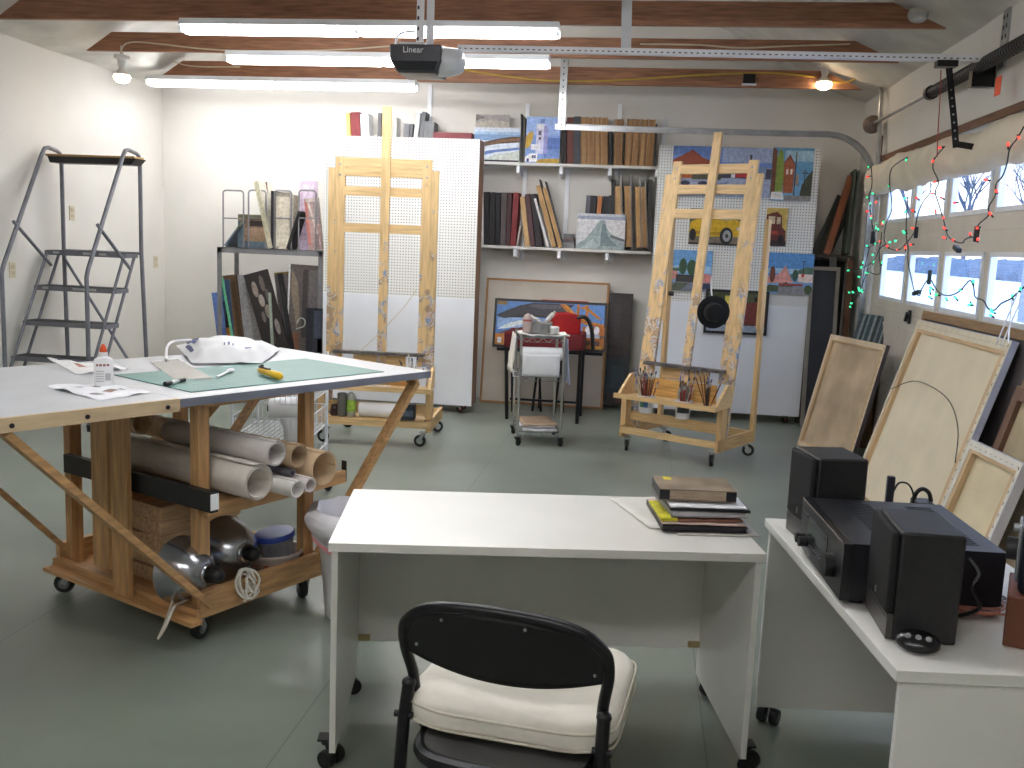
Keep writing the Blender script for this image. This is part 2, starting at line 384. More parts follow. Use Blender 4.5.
# ------------------------------------------------------------------ garage door hardware
def angle_strap(p0,p1,w=.035,d=(0,1,0),label='',m=None,name='hanger_strap',group=None):
    p0=V(p0);p1=V(p1);b=MB().use(m or STEEL); L=(p1-p0).length; ax=(p1-p0).normalized(); dd=V(d); sd=ax.cross(dd).normalized()
    for k in (0,1):
        a=sd if k==0 else dd
        b.bar(p0+a*w/2,p1+a*w/2,w,.003,a.cross(ax))
    b.use(mat('hole_dark',(60,60,64),.7))
    n=int(L/.05)
    for i in range(n):
        c=p0+ax*(L*(i+.5)/n)+sd*w/2-dd*.0022
        b.bar(c-ax*.008,c+ax*.008,.011,.001,dd)
    return tag(b.build(name),label,'bracket',group)
OY=5.88
op=thing('garage_door_opener','dark grey garage door opener with white lamp cover under the beams','door opener',dy(430,61,OY))
o0=MAT[op.name].translation
def ol(px,py,Y=OY): return dy(px,py,Y)-o0
b=MB().use(mat('opener_grey',(66,68,74),.4))
x0=ol(394,50).x;x1=ol(446,50).x;zt=ol(420,48).z;zb=ol(420,76).z;zm=ol(420,65).z
b.prism([(x0,-.12,zt),(x0+.012,-.13,zm),(x0+.05,-.11,zb),(x1-.03,-.11,zb),(x1,-.13,zm),(x1,-.12,zt)],(0,.27,0)); b.build('body',op,bevel=.012)
b=MB().use(mat('opener_dark',(34,35,40),.35)); b.prism([(x0+.03,-.134,zm),(x0+.06,-.118,zb+.012),(x1-.04,-.118,zb+.012),(x1-.02,-.134,zm)],(0,.02,0)); b.build('front_panel',op)
b=MB().use(mat('opener_lens',(206,208,210),.3)); xe=ol(466,50).x
b.tube(smooth_path([(x1-.035,0,(zt+zb)/2),(x1+.02,0,(zt+zb)/2),(xe-.03,0,(zt+zb)/2+.01),(xe,0,(zt+zb)/2+.012)],3),[.1,.1,.099,.097,.093,.088,.078,.06,.035,.02][:10],20)
o=b.build('lamp_cover',op); o.scale=(1,1.2,.86)
text('Linear',.05,op,Matrix.Translation((ol(418,54).x,-.1275,ol(418,54).z))@Matrix.Rotation(PI/2+.06,4,'X'),mat('opener_print',(225,225,228),.5))
b=MB().use(STEEL); zc=zt+.008; b.box((ol(416,46).x,0,zc),(.16,.2,.012)); 
b.use(WMETAL)
for px in(420.5,430.5): b.bar((ol(px,46).x,-.02,zc),(ol(px,46).x,-.02,.60),.046,.003,(0,1,0))
b.use(mat('hole_dark',(60,60,64),.7))
for i in range(9): b.box((ol(418.5,46).x,-.0225,zc+.04+i*.06),(.012,.001,.02))
b.build('hanging_bracket',op)
b=MB().use(WMETAL); b.tube(smooth_path([(ol(400,48).x,-.1,zt),(ol(402,43).x,-.1,zt+.05),(ol(408,40).x,-.06,zt+.08),(ol(416,38).x,-.02,zt+.09)]),.008,6); b.build('power_cord',op)
b=MB().use(WMETAL)
ra=ol(458,49); rb=V((XR-.03-o0.x,0,dx(1000,60,1.9).z-o0.z)); ra.y=0
b.bar(ra,rb,.05,.026); b.bar(ra+V((0,0,.018)),rb+V((0,0,.018)),.02,.012)
b.use(mat('hole_dark',(60,60,64),.7))
nh=90
for i in range(nh): 
    c=ra.lerp(rb,(i+.5)/nh); b.box(c+V((0,-.0255,.0)),(.014,.001,.006))
b.build('rail',op)
b=MB().use(BLKM); tz=dy(945,66,OY).z; tx=dy(946,66,OY).x
b.box((tx-o0.x,-.0,tz-o0.z+.01),(.11,.07,.035)); b.build('trolley',op)
b=MB().use(BLKM); q=[dy(x,y,OY-.04)-o0 for x,y in((949,68),(951,90),(954,120),(956,147))]
for a,c in zip(q,q[1:]): b.bar(a,c+(c-a).normalized()*.004,.035,.006,(0,1,0))
e=dy(956,144,OY-.04)-o0; e2=dy(971,147,OY-.04)-o0; b.bar(e,e2+V((0.02,0,0)),.035,.006,(0,1,0))
b.use(STEEL)
for i in range(7): b.cyl(q[1].lerp(q[3],i/7)+V((0,-.005,0)),q[1].lerp(q[3],i/7)+V((0,-.003,0)),.006,8)
b.build('door_arm',op)
MB().use(mat('red_cord',(150,50,46),.6)).tube([dy(x,y,OY-.03) for x,y in((941,70),(940,100),(938,130),(937,157))],.003,6).build('release_cord',op,True)
# horizontal tracks + curve + vertical track: one steel track per side
def track(Y,label,xe):
    zt=2.545; b=MB().use(STEEL)
    pts=[(xe,Y,zt+.01)]+[(x,Y,zt) for x in(.3,1.45)]
    pts+=arc((1.45,Y,zt-.40),.40,PI/2,0,8)[1:]+[(1.85,Y,.02)]
    pts=[V(p) for p in pts]
    for a,c in zip(pts,pts[1:]):
        d=(c-a).normalized(); n=d.cross(V((0,1,0)))
        b.bar(a,c+d*.004,.004,.046,n)
        for s_ in(-1,1): b.bar(a+V((0,-.014,0))+n*s_*.023,c+V((0,-.014,0))+n*s_*.023+d*.004,.03,.004,n)
    return tag(b.build('door_track'),label,'track')
track(8.5,'bright steel garage door track curving down in the far corner',dy(555,131,8.5).x)
ht=dy(565,128,8.48)
angle_strap((ht.x,8.46,ht.z),V((ht.x,8.46,3.12)),.06,label='perforated steel angle strap holding the far end of the door track',m=STEEL)
tp=dy(627,0,OY+.06); bt=dy(626,48,OY+.06)
b=MB().use(mat('plastic_strap',(204,206,210),.3)); b.bar(bt,tp,.06,.004,(0,1,0)); tag(b.build('rail_hanger'),'pale strap holding up the middle of the opener rail','bracket')
b=MB().use(STEEL); b.mm((XR-.012,OY-.05,2.62),(XR,OY+.05,3.0)); b.use(mat('hole_dark',(60,60,64),.7))
for i in range(6):
    for y in(-.025,.025): b.box((XR-.013,OY+y,2.68+i*.055),(.002,.014,.022))
tag(b.build('header_bracket'),'perforated steel header bracket on the right wall at the rail end','bracket')
# torsion shaft
zs=2.645
sp=thing('torsion_spring','black garage door spring on a steel shaft along the right wall','spring',(1.82,6.,zs))
MB().use(STEEL).cyl((0,DY0-6,0),(0,DY1-6.02,0),.014,10).build('shaft',sp)
b=MB().use(BLKM); ysp=dx(931,102,1.82).y-6
b.cyl((0,-2.6,0),(0,ysp,0),.036,16)
for i in range(90): 
    y=-2.5+(ysp+2.5)*i/90; b.lathe([(.036,-.006),(.039,0),(.036,.006)],(0,y,0),Matrix(((1,0,0),(0,0,1),(0,-1,0))),14,False)
b.cyl((0,ysp-.01,0),(0,ysp+.05,0),.046,16); b.build('spring',sp)
b=MB().use(mat('drum_cast',(126,112,104),.5,.5)); yd=DY1-6.0
for y,r in((yd-.08,.055),(yd-.02,.075)): b.lathe([(r*.7,-.03),(r,-.02),(r*.8,0),(r,.02),(r*.7,.03)],(0,y,0),Matrix(((1,0,0),(0,0,1),(0,-1,0))),20)
b.build('cable_drum',sp)
b=MB().use(BLKM); b.mm((-.03,-.03,-.11),(.092,.03,.06)); b.build('center_bearing',sp)
b=MB().use(mat('orange_tag',(236,92,50),.6)); b.box(dx(998,86,1.84)-V((1.82,6,zs)),(.003,.085,.1)); b.build('tag',sp)
# cloth roll along the top of the door
VAL=mat('cream_cloth',(226,214,194),.8,0,.04,4,.3,22)
def vf(u,v):
    y=8.72-u*(8.72-3.3); a=-PI*.5-v*PI*1.0-.25
    r=.1+.022*noise.noise(V((y*2.2,v*2,0)))+.012*noise.noise(V((y*7,v*5,3)))
    if u<.012: r*=.55+.45*u/.012
    return V((1.905+math.cos(a)*r*1.05,y,2.185+math.sin(a)*(r*1.35)+.008*math.sin(y*5)))
b=MB().use(VAL).grid(vf,120,14); b.poly([vf(0,j/14) for j in range(15)])
tag(b.build('cloth_valance',angle=70),'cream cloth bundled in a long roll along the top of the garage door','cloth')
# small black handle on the door
b=MB().use(BLKM); p=dx(909,317,1.925); b.box(p,(.012,.05,.1)); b.bar(p+V((-.02,-.02,.03)),p+V((-.02,.02,-.03)),.02,.02); b.cyl(p,p+V((-.03,0,0)),.012,10)
b.build('door_latch',door,True)
# ------------------------------------------------------------------ paintings and canvases
def pict(name,w,h,d,bg,shapes,edge=(225,222,215),M=None,parent=None,frame=None):
    """a painted panel: local x right, z up, painted side at y=0 facing -y"""
    b=MB().use(flat(edge)); b.mm((0,.0008,0),(w,d,h)); b.use(flat(bg)).poly([(0,0,0),(w,0,0),(w,0,h),(0,0,h)])
    for i,(c,pts) in enumerate(shapes):
        b.use(flat(c)); y=-.00025*(i+1)
        b.poly([(min(max(x,0),1)*w,y,min(max(z,0),1)*h) for x,z in pts])
    return b.build(name,parent,M=M,fix=False)
def R_(x0,z0,x1,z1): return [(x0,z0),(x1,z0),(x1,z1),(x0,z1)]
def Cc(x,z,rx,rz,n=14): return [(x+rx*math.cos(2*PI*i/n),z+rz*math.sin(2*PI*i/n)) for i in range(n)]
COAST=[((150,180,210),R_(0,.78,1,.93)),((196,206,220),R_(0,.88,1,1)),((120,150,190),R_(0,.62,1,.8)),((88,66,50),[(0,.38),(.15,.42),(.5,.52),(1,.58),(1,.75),(.8,.74),(.55,.68),(.3,.6),(0,.5)]),((126,88,60),[(.3,.5),(.6,.58),(1,.64),(1,.7),(.6,.66)]),
 ((205,214,228),[(0,.3),(.4,.42),(1,.5),(1,.56),(.5,.5),(0,.38)]),((92,118,176),[(0,.2),(.35,.33),(.9,.42),(1,.44),(1,.36),(.5,.28),(0,.1)]),((190,196,190),[(.2,.05),(.5,.22),(1,.32),(1,.05)]),((30,30,44),R_(0,0,1,.05))]
LIGHTH=[((150,176,226),R_(0,.6,1,1)),((86,116,186),[(.55,.1),(1,.1),(1,.55),(.55,.55)]),((110,140,200),R_(.6,.1,1,.3)),((196,160,60),[(0,.3),(.12,.34),(.2,.5),(.22,.68),(.08,.65),(0,.55)]),((206,206,232),R_(.3,.2,.55,.85)),((150,150,206),R_(.52,.2,.64,.8)),((96,120,180),R_(.4,.86,.53,.95)),
 ((228,228,240),R_(.3,.74,.5,.84)),((90,80,110),R_(.36,.6,.45,.7)),((90,80,110),R_(.37,.5,.45,.56)),((226,226,240),R_(.16,.28,.42,.4)),((236,236,244),[(0,.02),(.0,.12),(.16,.2),(.36,.2),(.36,.02)]),((70,76,130),R_(.05,.02,.12,.09)),((70,76,130),R_(.2,.1,.26,.16)),((70,76,130),R_(.27,.1,.32,.16)),((186,150,50),[(.3,0),(.42,.08),(.7,.1),(1,.1),(1,0)])]
WAVES=[((150,158,178),R_(0,.84,1,.93)),((188,192,200),R_(0,.93,1,1)),((206,206,208),R_(0,.3,1,.84)),((146,160,162),[(0,.0),(0,.1),(.2,.3),(.38,.62),(.47,.82),(.58,.82),(.62,.6),(.78,.34),(1,.2),(1,0)]),((146,162,164),[(.1,.05),(.3,.35),(.44,.7),(.42,.3),(.36,.05)]),((110,128,132),[(.5,.1),(.52,.7),(.58,.74),(.66,.35),(.86,.1)]),((158,172,174),[(.42,.1),(.47,.6),(.5,.66),(.5,.1)]),((96,100,104),[(.7,.35),(1,.22),(1,.3),(.72,.42)]),((170,186,186),[(.1,.02),(.35,.3),(.45,.02)])]
BRIDGE=[((98,142,206),R_(0,0,1,1)),((150,184,226),[(.02,.4),(.02,.6),(.2,.7),(.38,.7),(.44,.55),(.2,.4)]),((224,232,244),[(.02,.36),(.12,.5),(.3,.62),(.4,.64),(.3,.52),(.1,.38)]),
 ((62,62,70),[(0,.66),(.1,.78),(.22,.9),(.34,.97),(.72,.97),(.66,.84),(.6,.72),(.5,.66),(.36,.68),(.2,.66),(.08,.6)]),((92,90,98),[(.3,.9),(.36,.94),(.62,.94),(.58,.86),(.4,.84)]),((44,42,50),[(.08,.62),(.2,.68),(.36,.7),(.5,.68),(.5,.65),(.36,.66),(.2,.63)]),((150,120,66),R_(.01,.9,.1,.98)),
 ((112,84,78),[(.02,.28),(.14,.36),(.3,.46),(.46,.52),(.46,.44),(.3,.36),(.16,.28)]),((196,128,50),[(.0,.02),(.0,.26),(.16,.28),(.3,.36),(.3,.02)]),((222,224,236),R_(.03,.06,.065,.18)),((222,224,236),R_(.09,.06,.13,.2)),((222,224,236),R_(.16,.06,.2,.22)),((120,40,40),R_(.3,.02,.8,.4)),
 ((190,116,44),[(.58,.97),(.64,.97),(.74,.76),(.84,.63),(1,.56),(1,.48),(.82,.55),(.7,.68)]),((216,146,60),[(.62,.96),(.64,.96),(.75,.74),(.86,.61),(1,.55),(1,.53),(.84,.59),(.72,.72)]),((196,124,50),R_(.74,.66,.765,.97)),((196,124,50),R_(.82,.6,.845,.97)),((196,124,50),[(.76,.9),(.82,.96),(.85,.9),(.97,.68),(.93,.68),(.83,.86)]),
 ((184,108,46),R_(.8,.02,1,.5)),((224,226,238),Cc(.85,.42,.025,.1)),((224,226,238),Cc(.93,.42,.025,.1)),((120,92,80),R_(.8,.26,1,.32)),((170,178,196),R_(.83,.26,.88,.34)),((170,178,196),R_(.91,.26,.96,.34)),((88,60,50),Cc(.855,.15,.025,.06)),((88,60,50),Cc(.94,.15,.025,.06)),((214,170,60),R_(.88,.02,.98,.08))]
CAR=[((90,100,88),R_(0,.55,1,1)),((62,72,60),R_(.55,.7,1,1)),((120,110,96),R_(0,0,1,.22)),((206,166,30),[(0,.3),(.02,.62),(.18,.74),(.3,.97),(.75,.97),(.82,.72),(1,.64),(1,.25),(.1,.22)]),((170,130,20),[(0,.3),(.45,.28),(.62,.3),(.62,.36),(.4,.36),(0,.4)]),((120,128,128),[(.4,.72),(.44,.93),(.56,.93),(.58,.7)]),((150,158,160),[(.6,.7),(.62,.93),(.72,.93),(.78,.7)]),((30,30,34),Cc(.07,.27,.06,.17)),((30,30,34),Cc(.68,.26,.12,.24)),((150,152,156),Cc(.69,.26,.075,.16)),((60,60,64),Cc(.69,.26,.03,.06)),((40,36,30),R_(.0,.0,1,.05)),((196,190,170),R_(.86,.42,.97,.52))]
TRUCK=[((196,170,90),R_(0,.4,1,1)),((98,42,34),[(0,.12),(0,.82),(.5,.9),(.72,.8),(.78,.5),(.95,.4),(.97,.1)]),((196,180,150),R_(.1,.58,.42,.78)),((190,176,150),R_(.5,.58,.68,.76)),((44,34,34),R_(0,0,1,.14)),((30,28,28),Cc(.75,.17,.14,.13)),((160,60,46),R_(.1,.3,.6,.4))]
HOUSES=[((96,150,190),R_(0,.3,1,1)),((150,186,206),R_(.3,.75,1,.95)),((106,62,44),[(0,.12),(0,1),(.1,.95),(.12,.12)]),((120,140,56),[(.1,.15),(.1,.8),(.17,1),(.25,.9),(.3,.5),(.28,.15)]),((150,84,52),[(.3,.15),(.28,.72),(.42,.88),(.55,.7),(.54,.15)]),((110,56,40),[(.26,.7),(.42,.88),(.56,.68),(.42,.8)]),((214,206,196),R_(.35,.5,.4,.6)),((214,206,196),R_(.45,.5,.5,.6)),((60,56,50),R_(.56,.0,.585,.92)),((64,70,50),[(.7,.0),(.75,.3),(.9,.5),(1,.6),(1,.0)]),((70,64,60),R_(.8,.15,.82,.6)),((70,64,60),R_(.74,.52,.9,.54)),((206,206,206),[(0,.02),(.02,.16),(.28,.17),(.34,.02)]),((120,120,122),R_(.34,0,1,.1)),((186,140,80),R_(.6,.3,.65,.5))]
BARN=[((100,130,190),R_(0,.6,1,1)),((150,164,196),R_(.5,.7,1,1)),((140,66,42),[(0,.72),(.06,.78),(.2,.93),(.3,.78),(.45,.66),(.45,.6),(0,.6)]),((120,56,36),R_(.04,.4,.45,.64)),((186,96,40),R_(.06,.36,.2,.58)),((82,80,62),R_(.2,.34,.5,.55)),((70,66,80),R_(.5,.38,1,.58)),((180,50,54),R_(.62,.4,.76,.56)),((206,206,214),R_(.6,.39,.64,.57)),((120,140,170),R_(.8,.4,.95,.62)),((150,160,184),R_(0,0,1,.34)),((110,124,160),[(0,.0),(.5,.28),(.6,.3),(.2,.0)]),((60,60,84),R_(.7,.2,.9,.26)),((60,60,84),Cc(.14,.26,.05,.05)),((60,60,84),Cc(.32,.26,.05,.05)),((56,60,70),R_(.78,.62,.8,.86))]
PINKA=[((110,160,210),R_(0,.5,1,1)),((150,190,220),R_(0,.46,1,.62)),((56,84,60),Cc(.35,.6,.09,.2)),((60,90,64),Cc(.55,.58,.11,.19)),((80,110,90),R_(0,.48,.3,.56)),((206,140,134),[(0,.26),(.0,.5),(.22,.48),(.3,.3)]),((206,130,126),[(.68,.22),(.72,.42),(.9,.44),(1,.4),(1,.22)]),((60,56,56),R_(.2,.22,.75,.4)),((120,126,140),R_(0,0,1,.22)),((86,96,80),[(0,.0),(.2,.2),(.5,.2),(.3,.0)]),((50,56,84),R_(.72,.06,1,.2)),((60,64,60),R_(.3,.3,.4,.34))]
PINKB=[((86,144,206),R_(0,.45,1,1)),((160,196,220),R_(0,.5,1,.62)),((84,116,100),[(.5,.45),(.7,.6),(.88,.68),(1,.66),(1,.42),(.5,.4)]),((214,150,142),[(.0,.25),(0,.45),(.15,.4),(.3,.5),(.42,.7),(.5,.5),(.6,.28)]),((110,60,44),Cc(.16,.47,.06,.2)),((50,84,70),Cc(.63,.46,.055,.15)),((226,206,200),R_(.7,.3,1,.5)),((196,70,66),Cc(.79,.47,.035,.05)),((60,50,46),R_(.785,.5,.8,.82)),((60,50,46),R_(.76,.8,.83,.82)),((74,86,60),[(0,.05),(.1,.22),(.3,.2),(.45,.3),(.6,.2),(.6,.05)]),((136,136,142),R_(.3,0,1,.18)),((70,90,60),Cc(.92,.12,.08,.12)),((150,70,70),R_(.3,.2,.8,.26))]
BIRCHES=[((56,72,82),R_(0,0,1,1)),((130,142,144),R_(.12,0,.2,1)),((120,140,140),R_(.3,0,.36,1)),((140,150,150),R_(.5,0,.58,1)),((110,126,130),R_(.7,0,.76,1)),((150,162,160),R_(.88,0,.93,1)),((40,56,60),R_(.22,0,.28,1)),((40,50,56),R_(.6,0,.66,1))]
# ------------------------------------------------------------------ shelves on the back wall
SHELF=mat('shelf_white',(206,205,200),.45,0,.03,5)
def shelf(px0,px1,py,Yf,label,extra=0):
    p=dy(px1,py,Yf); z=p.z; x0=(dy(px0,py,Yf).x); x1=p.x
    t=thing('wall_shelf',label,'shelf',((x0+x1)/2,Yf,z-.03)); h=(x1-x0)/2; dpt=YB-Yf
    MB().use(SHELF).mm((-h,0,.0),(h,dpt,.026)).build('board',t,bevel=.002)
    return t,z-.004,x0,x1
def bracket(t,x,z):
    o=MAT[t.name].translation
    b=MB().use(WMETAL); L=YB-o.y
    b.prism([(x-o.x-.016,.005,-.0015),(x-o.x-.016,.005,-.07),(x-o.x-.016,L-.02,-.10),(x-o.x-.016,L-.02,-.0015)],(.032,0,0))
    b.build('bracket',t)
YS=9.14
up,ZU,ux0,ux1=shelf(330,659,166,YS,'long white upper wall shelf reaching behind the left pegboard')
lo,ZL,lx0,lx1=shelf(440,650,250,YS,'white lower wall shelf holding dark canvases and a grey wave painting')
ZU=dy(560,163.6,YS).z; ZL=dy(560,248,YS).z
for px in(425,518,561,610,657): bracket(up,dy(px,170,YS).x,0)
for px in(515,559,607): bracket(lo,dy(px,252,YS).x,0)
up.location.z=ZU-.026; MAT[up.name].translation.z=ZU-.026
lo.location.z=ZL-.026; MAT[lo.name].translation.z=ZL-.026
for px,zt,zb in((427,dy(427,84,9.38).z,1.4),(524,dy(524,103,9.38).z,1.4),(566.5,2.75,1.4),(615,dy(615,104,9.38).z,1.4),(660,dy(660,118,9.38).z,1.4)):
    x=dy(px,200,9.38).x; b=MB().use(WMETAL).mm((x-.02,YB-.016,zb),(x+.02,YB-.001,zt))
    tag(b.build('shelf_standard'),{427:'white slotted shelf upright on the wall above the left pegboard',524:'white slotted shelf upright just right of the rocky coast painting',566.5:'white slotted wall upright right of the tall leaning tan canvases',615:'white slotted shelf upright behind the gap in the tan canvases',660:'white slotted shelf upright at the right end of both shelves'}[px],'shelf upright','shelf uprights on the back wall')
# front lips that hold the canvases in (short white posts standing on the upper shelf)
SIDE={}
def leaner(name,label,cat,xb0,xb1,xt0,yt,zb,Y,dep,c,group=None,edge=None):
    """a flat canvas standing on its edge on a shelf: pixel span of its foot, pixel of its left top corner"""
    a=dy(xb0,250 if zb<2 else 164,Y); w=(xb1-xb0)*Y/F; top=dy(xt0,yt,Y); h=top.z-zb
    xa=a.x; ang=math.atan2(top.x-xa - (.0)*h,h); h2=h/max(.5,math.cos(ang))
    w=max(w*math.cos(ang),.008); 
    Rm=Matrix.Rotation(ang,4,'Y')
    lift=abs(math.sin(ang))*w if ang>0 else 0
    M=Matrix.Translation((xa,Y,zb+.0012+(abs(w*math.sin(ang)) if ang>0 else 0)))@Rm
    m=c if not isinstance(c,tuple) else mat('edge_%d_%d_%d'%c,c,.65,0,.08,18)
    b=MB().use(m)
    if edge:
        e=mat('edge_%d_%d_%d'%edge,edge,.65,0,.08,18)
        b.mm((w*.22,0,0),(w*.78,dep,h2-.004)); b.use(e); b.mm((0,.004,0),(w*.22,dep,h2)); b.mm((w*.78,.004,0),(w,dep,h2))
    else: b.mm((0,0,0),(w,dep,h2))
    return tag(b.build(name,M=M,bevel=.002),label,cat,group)
g='canvases standing on the upper shelf'; T=(168,132,92)
U=[(567,573.5,567,117.5,(104,56,48),None,'red-brown canvas edge at the left of the upper tan row'),
(573.8,580.2,573.8,116.6,(74,78,84),None,'dark grey canvas edge next to the red-brown one'),
(580.6,587.2,580.6,117,T,(150,112,74),'first tan canvas edge right of the dark grey one, upper shelf'),
(587.5,593.8,587.5,117.4,(156,116,80),(176,140,98),'second tan canvas edge in the straight upper row'),
(594.1,600.4,594.1,117.4,(172,136,92),(140,104,70),'third tan canvas edge in the straight upper row'),
(600.7,607.6,600.7,117.6,(164,124,80),(176,140,98),'fourth tan canvas edge in the straight upper row, left of the gap'),
(614,622,615,119,(140,104,70),(160,124,84),'lone tan canvas edge between two dark gaps on the upper shelf'),
(624,630.4,627.5,119,T,(150,112,74),'first of four tan canvases leaning right on the upper shelf'),
(631,637.2,634.5,119,(160,120,82),(176,140,98),'second of four tan canvases leaning right on the upper shelf'),
(637.8,644.5,641.5,119.3,(172,136,92),(140,104,70),'third of four tan canvases leaning right on the upper shelf'),
(645,652,648.8,119.4,(158,120,78),(176,140,98),'last of four tan canvases leaning right, by the shelf end')]
for a,b_,c,d,k,e,l in U: leaner('stretched_canvas',l,'canvas',a,b_,c,d,ZU,9.17,.2,k,g,e)
for a,b_,c,d,k,l in ((521.5,523,520.5,114,(66,66,68),'thin dark panel just right of the coast painting'),(523.4,525,523.2,117,(96,92,86),'grey thin panel between the coast and lighthouse paintings'),(561.8,563.6,561.8,126,(52,50,50),'thin black panel right of the lighthouse painting'),(564,566,564.2,121,(60,52,50),'thin dark panel at the left of the red-brown canvas'),(610,611.6,610,130,(66,68,72),'slim grey panel in the gap left of the lone tan canvas'),(654,655.6,655.6,124,(70,70,74),'slim dark panel at the right end of the upper shelf')):
    leaner('art_panel',l,'panel',a,b_,c,d,ZU,9.19,.18,k,'thin panels on the upper shelf')
for a,b_,c,d,k,l in ((348,352,345.5,113,(206,168,96),'yellow book showing above the left pegboard'),(352.4,361.5,350.5,112.4,(120,40,44),'dark red thick book showing above the left pegboard'),(362,370.5,360,114,(214,214,216),'white binder leaning beside the dark red book'),
 (376.5,380,378,113,(92,90,92),'dark narrow book just left of the left easel mast'),(394,396,394.5,117,(214,212,206),'thin white book just right of the left easel mast'),(401,407,404,124,(96,96,100),'short dark grey book leaning right above the pegboard'),(407.4,410.5,410.2,124,(84,84,88),'short narrow grey book next to the leaning dark one'),(411,415.5,416.2,113,(176,178,180),'light grey book leaning right above the pegboard'),(416.4,420.5,422.2,112,(96,98,102),'tall dark grey book leaning next to the light grey one'),(421,431,425,122,(106,108,110),'wide grey book leaning under the white shelf upright')):
    leaner('book',l,'book',a,b_,c,d,ZU,9.17,.16,k,'books on the upper shelf behind the pegboard')
b=MB().use(flat((120,46,52))); p0=dy(433,136.5,9.16);p1=dy(472,136.5,9.16); b.mm((p0.x,9.16,ZU+.002),(p1.x,9.36,dy(452,132.5,9.16).z)); 
tag(b.build('red_folder_box',bevel=.003),'flat dark red box lying on the upper shelf above the pegboard','box')
def on_shelf(name,label,px0,px1,py0,zb,Y,lean,bg,sh,edge=(225,222,215),g=None,d=.02):
    a=dy(px0,py0,Y);c=dy(px1,py0,Y); w=c.x-a.x; h=dy((px0+px1)/2,py0,Y).z-zb
    M=axes((a.x,Y,zb+.002+d*math.sin(lean)*0),(1,0,0),(0,math.sin(lean),math.cos(lean)))
    return tag(pict(name,w,h/math.cos(lean),d,bg,sh,edge,M=M),label,'painting',g)
on_shelf('seascape_painting','painting of brown rocks and blue surf on the upper shelf, left',474,520,127.5,ZU,9.15,.1,(206,214,224),COAST)
on_shelf('landscape_painting','grey painting peeking out above the rocky coast painting',475,509,114,ZU,9.23,.12,(150,146,144),[((176,168,158),[(0,.82),(.5,.9),(1,.84),(1,.6),(0,.6)]),((120,112,110),[(0,.86),(.3,.94),(0,1)])])
on_shelf('lighthouse_painting','painting of white and violet buildings with a tower on blue sky',526.5,561,116.6,ZU,9.15,.08,(126,156,214),LIGHTH)
g='canvases standing on the lower shelf'
Lw=[(483.4,489.2,483.4,192,(30,28,32),'black canvas edge at the left end of the lower shelf'),(489.5,494.6,490,192.3,(36,34,36),'second black canvas edge from the left on the lower shelf'),(495,499.4,496,192.6,(28,28,30),'third black canvas edge, narrower, on the lower shelf'),
(500,505.4,501.5,192.6,(88,80,80),'grey canvas edge between the black and maroon ones'),(505.8,509.8,508,192.6,(78,50,54),'maroon canvas edge left of the bright red one'),(510,515.4,513.6,192.7,(126,44,48),'red canvas edge leaning right on the lower shelf'),
(525,529.8,519.6,197,(196,160,112),'pale tan canvas edge leaning left beside the red one'),(530.4,535.2,524.8,194.5,(82,54,58),'maroon canvas edge leaning left on the lower shelf'),(536,542,530,194.5,(48,44,48),'dark grey canvas edge leaning left on the lower shelf')]
for a,b_,c,d,k,l in Lw: leaner('stretched_canvas',l,'canvas',a,b_,c,d,ZL,9.17,.2,k,g)
leaner('art_panel','thin white panel leaning left among dark canvases','panel',546.6,549.0,533.8,199,ZL,9.15,.014,(222,222,222),'thin panels on the lower shelf')
leaner('art_panel','slim white panel leaning right in the gap of the dark row','panel',515.6,517.2,519.4,226,ZL,9.19,.16,(206,206,204),'thin panels on the lower shelf')
for a,b_,c,d,l in((551.8,556.6,535.8,186,'first tan canvas leaning left, with a grey strip on top'),(558.4,562.6,542.2,188,'second tan canvas leaning left, right of the other')):
    o=leaner('stretched_canvas',l,'canvas',a,b_,c,d,ZL,9.17,.2,(182,146,98),g,(196,160,112))
    hh=max(v.co.z for v in o.data.vertices); ww=max(v.co.x for v in o.data.vertices)
    MB().use(mat('dark_edge',(52,52,58),.5)).mm((ww,.0,0),(ww+.006,.19,hh+.05)).build('backing_board',o)
p0=dy(562,246,9.2);p1=dy(574,246,9.2); b=MB()
for i,(k,z0,z1) in enumerate((((128,128,132),0,.05),((92,88,92),.051,.085),((120,92,86),.086,.1),((110,112,116),.101,.135))):
    b.use(flat(k)).mm((p0.x+.004*i,9.2,ZL+.001+z0),(p1.x-.006*i,9.34,ZL+.001+z1))
tag(b.build('cassette_box'),'small grey striped box on the lower shelf by the wave painting','box')
on_shelf('wave_painting','small grey painting of a breaking wave on the lower shelf',577.5,626,214,ZL,9.15,.1,(196,198,202),WAVES)
for a,b_,c,d,k,l in((582,586.4,586.5,195.6,(96,96,104),'grey canvas edge leaning right behind the wave painting'),(587,593,590.4,195.6,(44,42,46),'black canvas edge left of the orange one, behind the wave painting'),(593.4,597.6,598.2,196.2,(186,118,72),'orange canvas edge leaning right behind the wave painting'),(598.4,604,603.6,196.4,(40,38,42),'black canvas edge right of the orange one'),(604.6,610.4,608.8,195.6,(52,52,60),'dark blue-grey canvas edge beside the tall tan canvases')):
    leaner('stretched_canvas',l,'canvas',a,b_,c,d,ZL,9.22,.15,k,g)
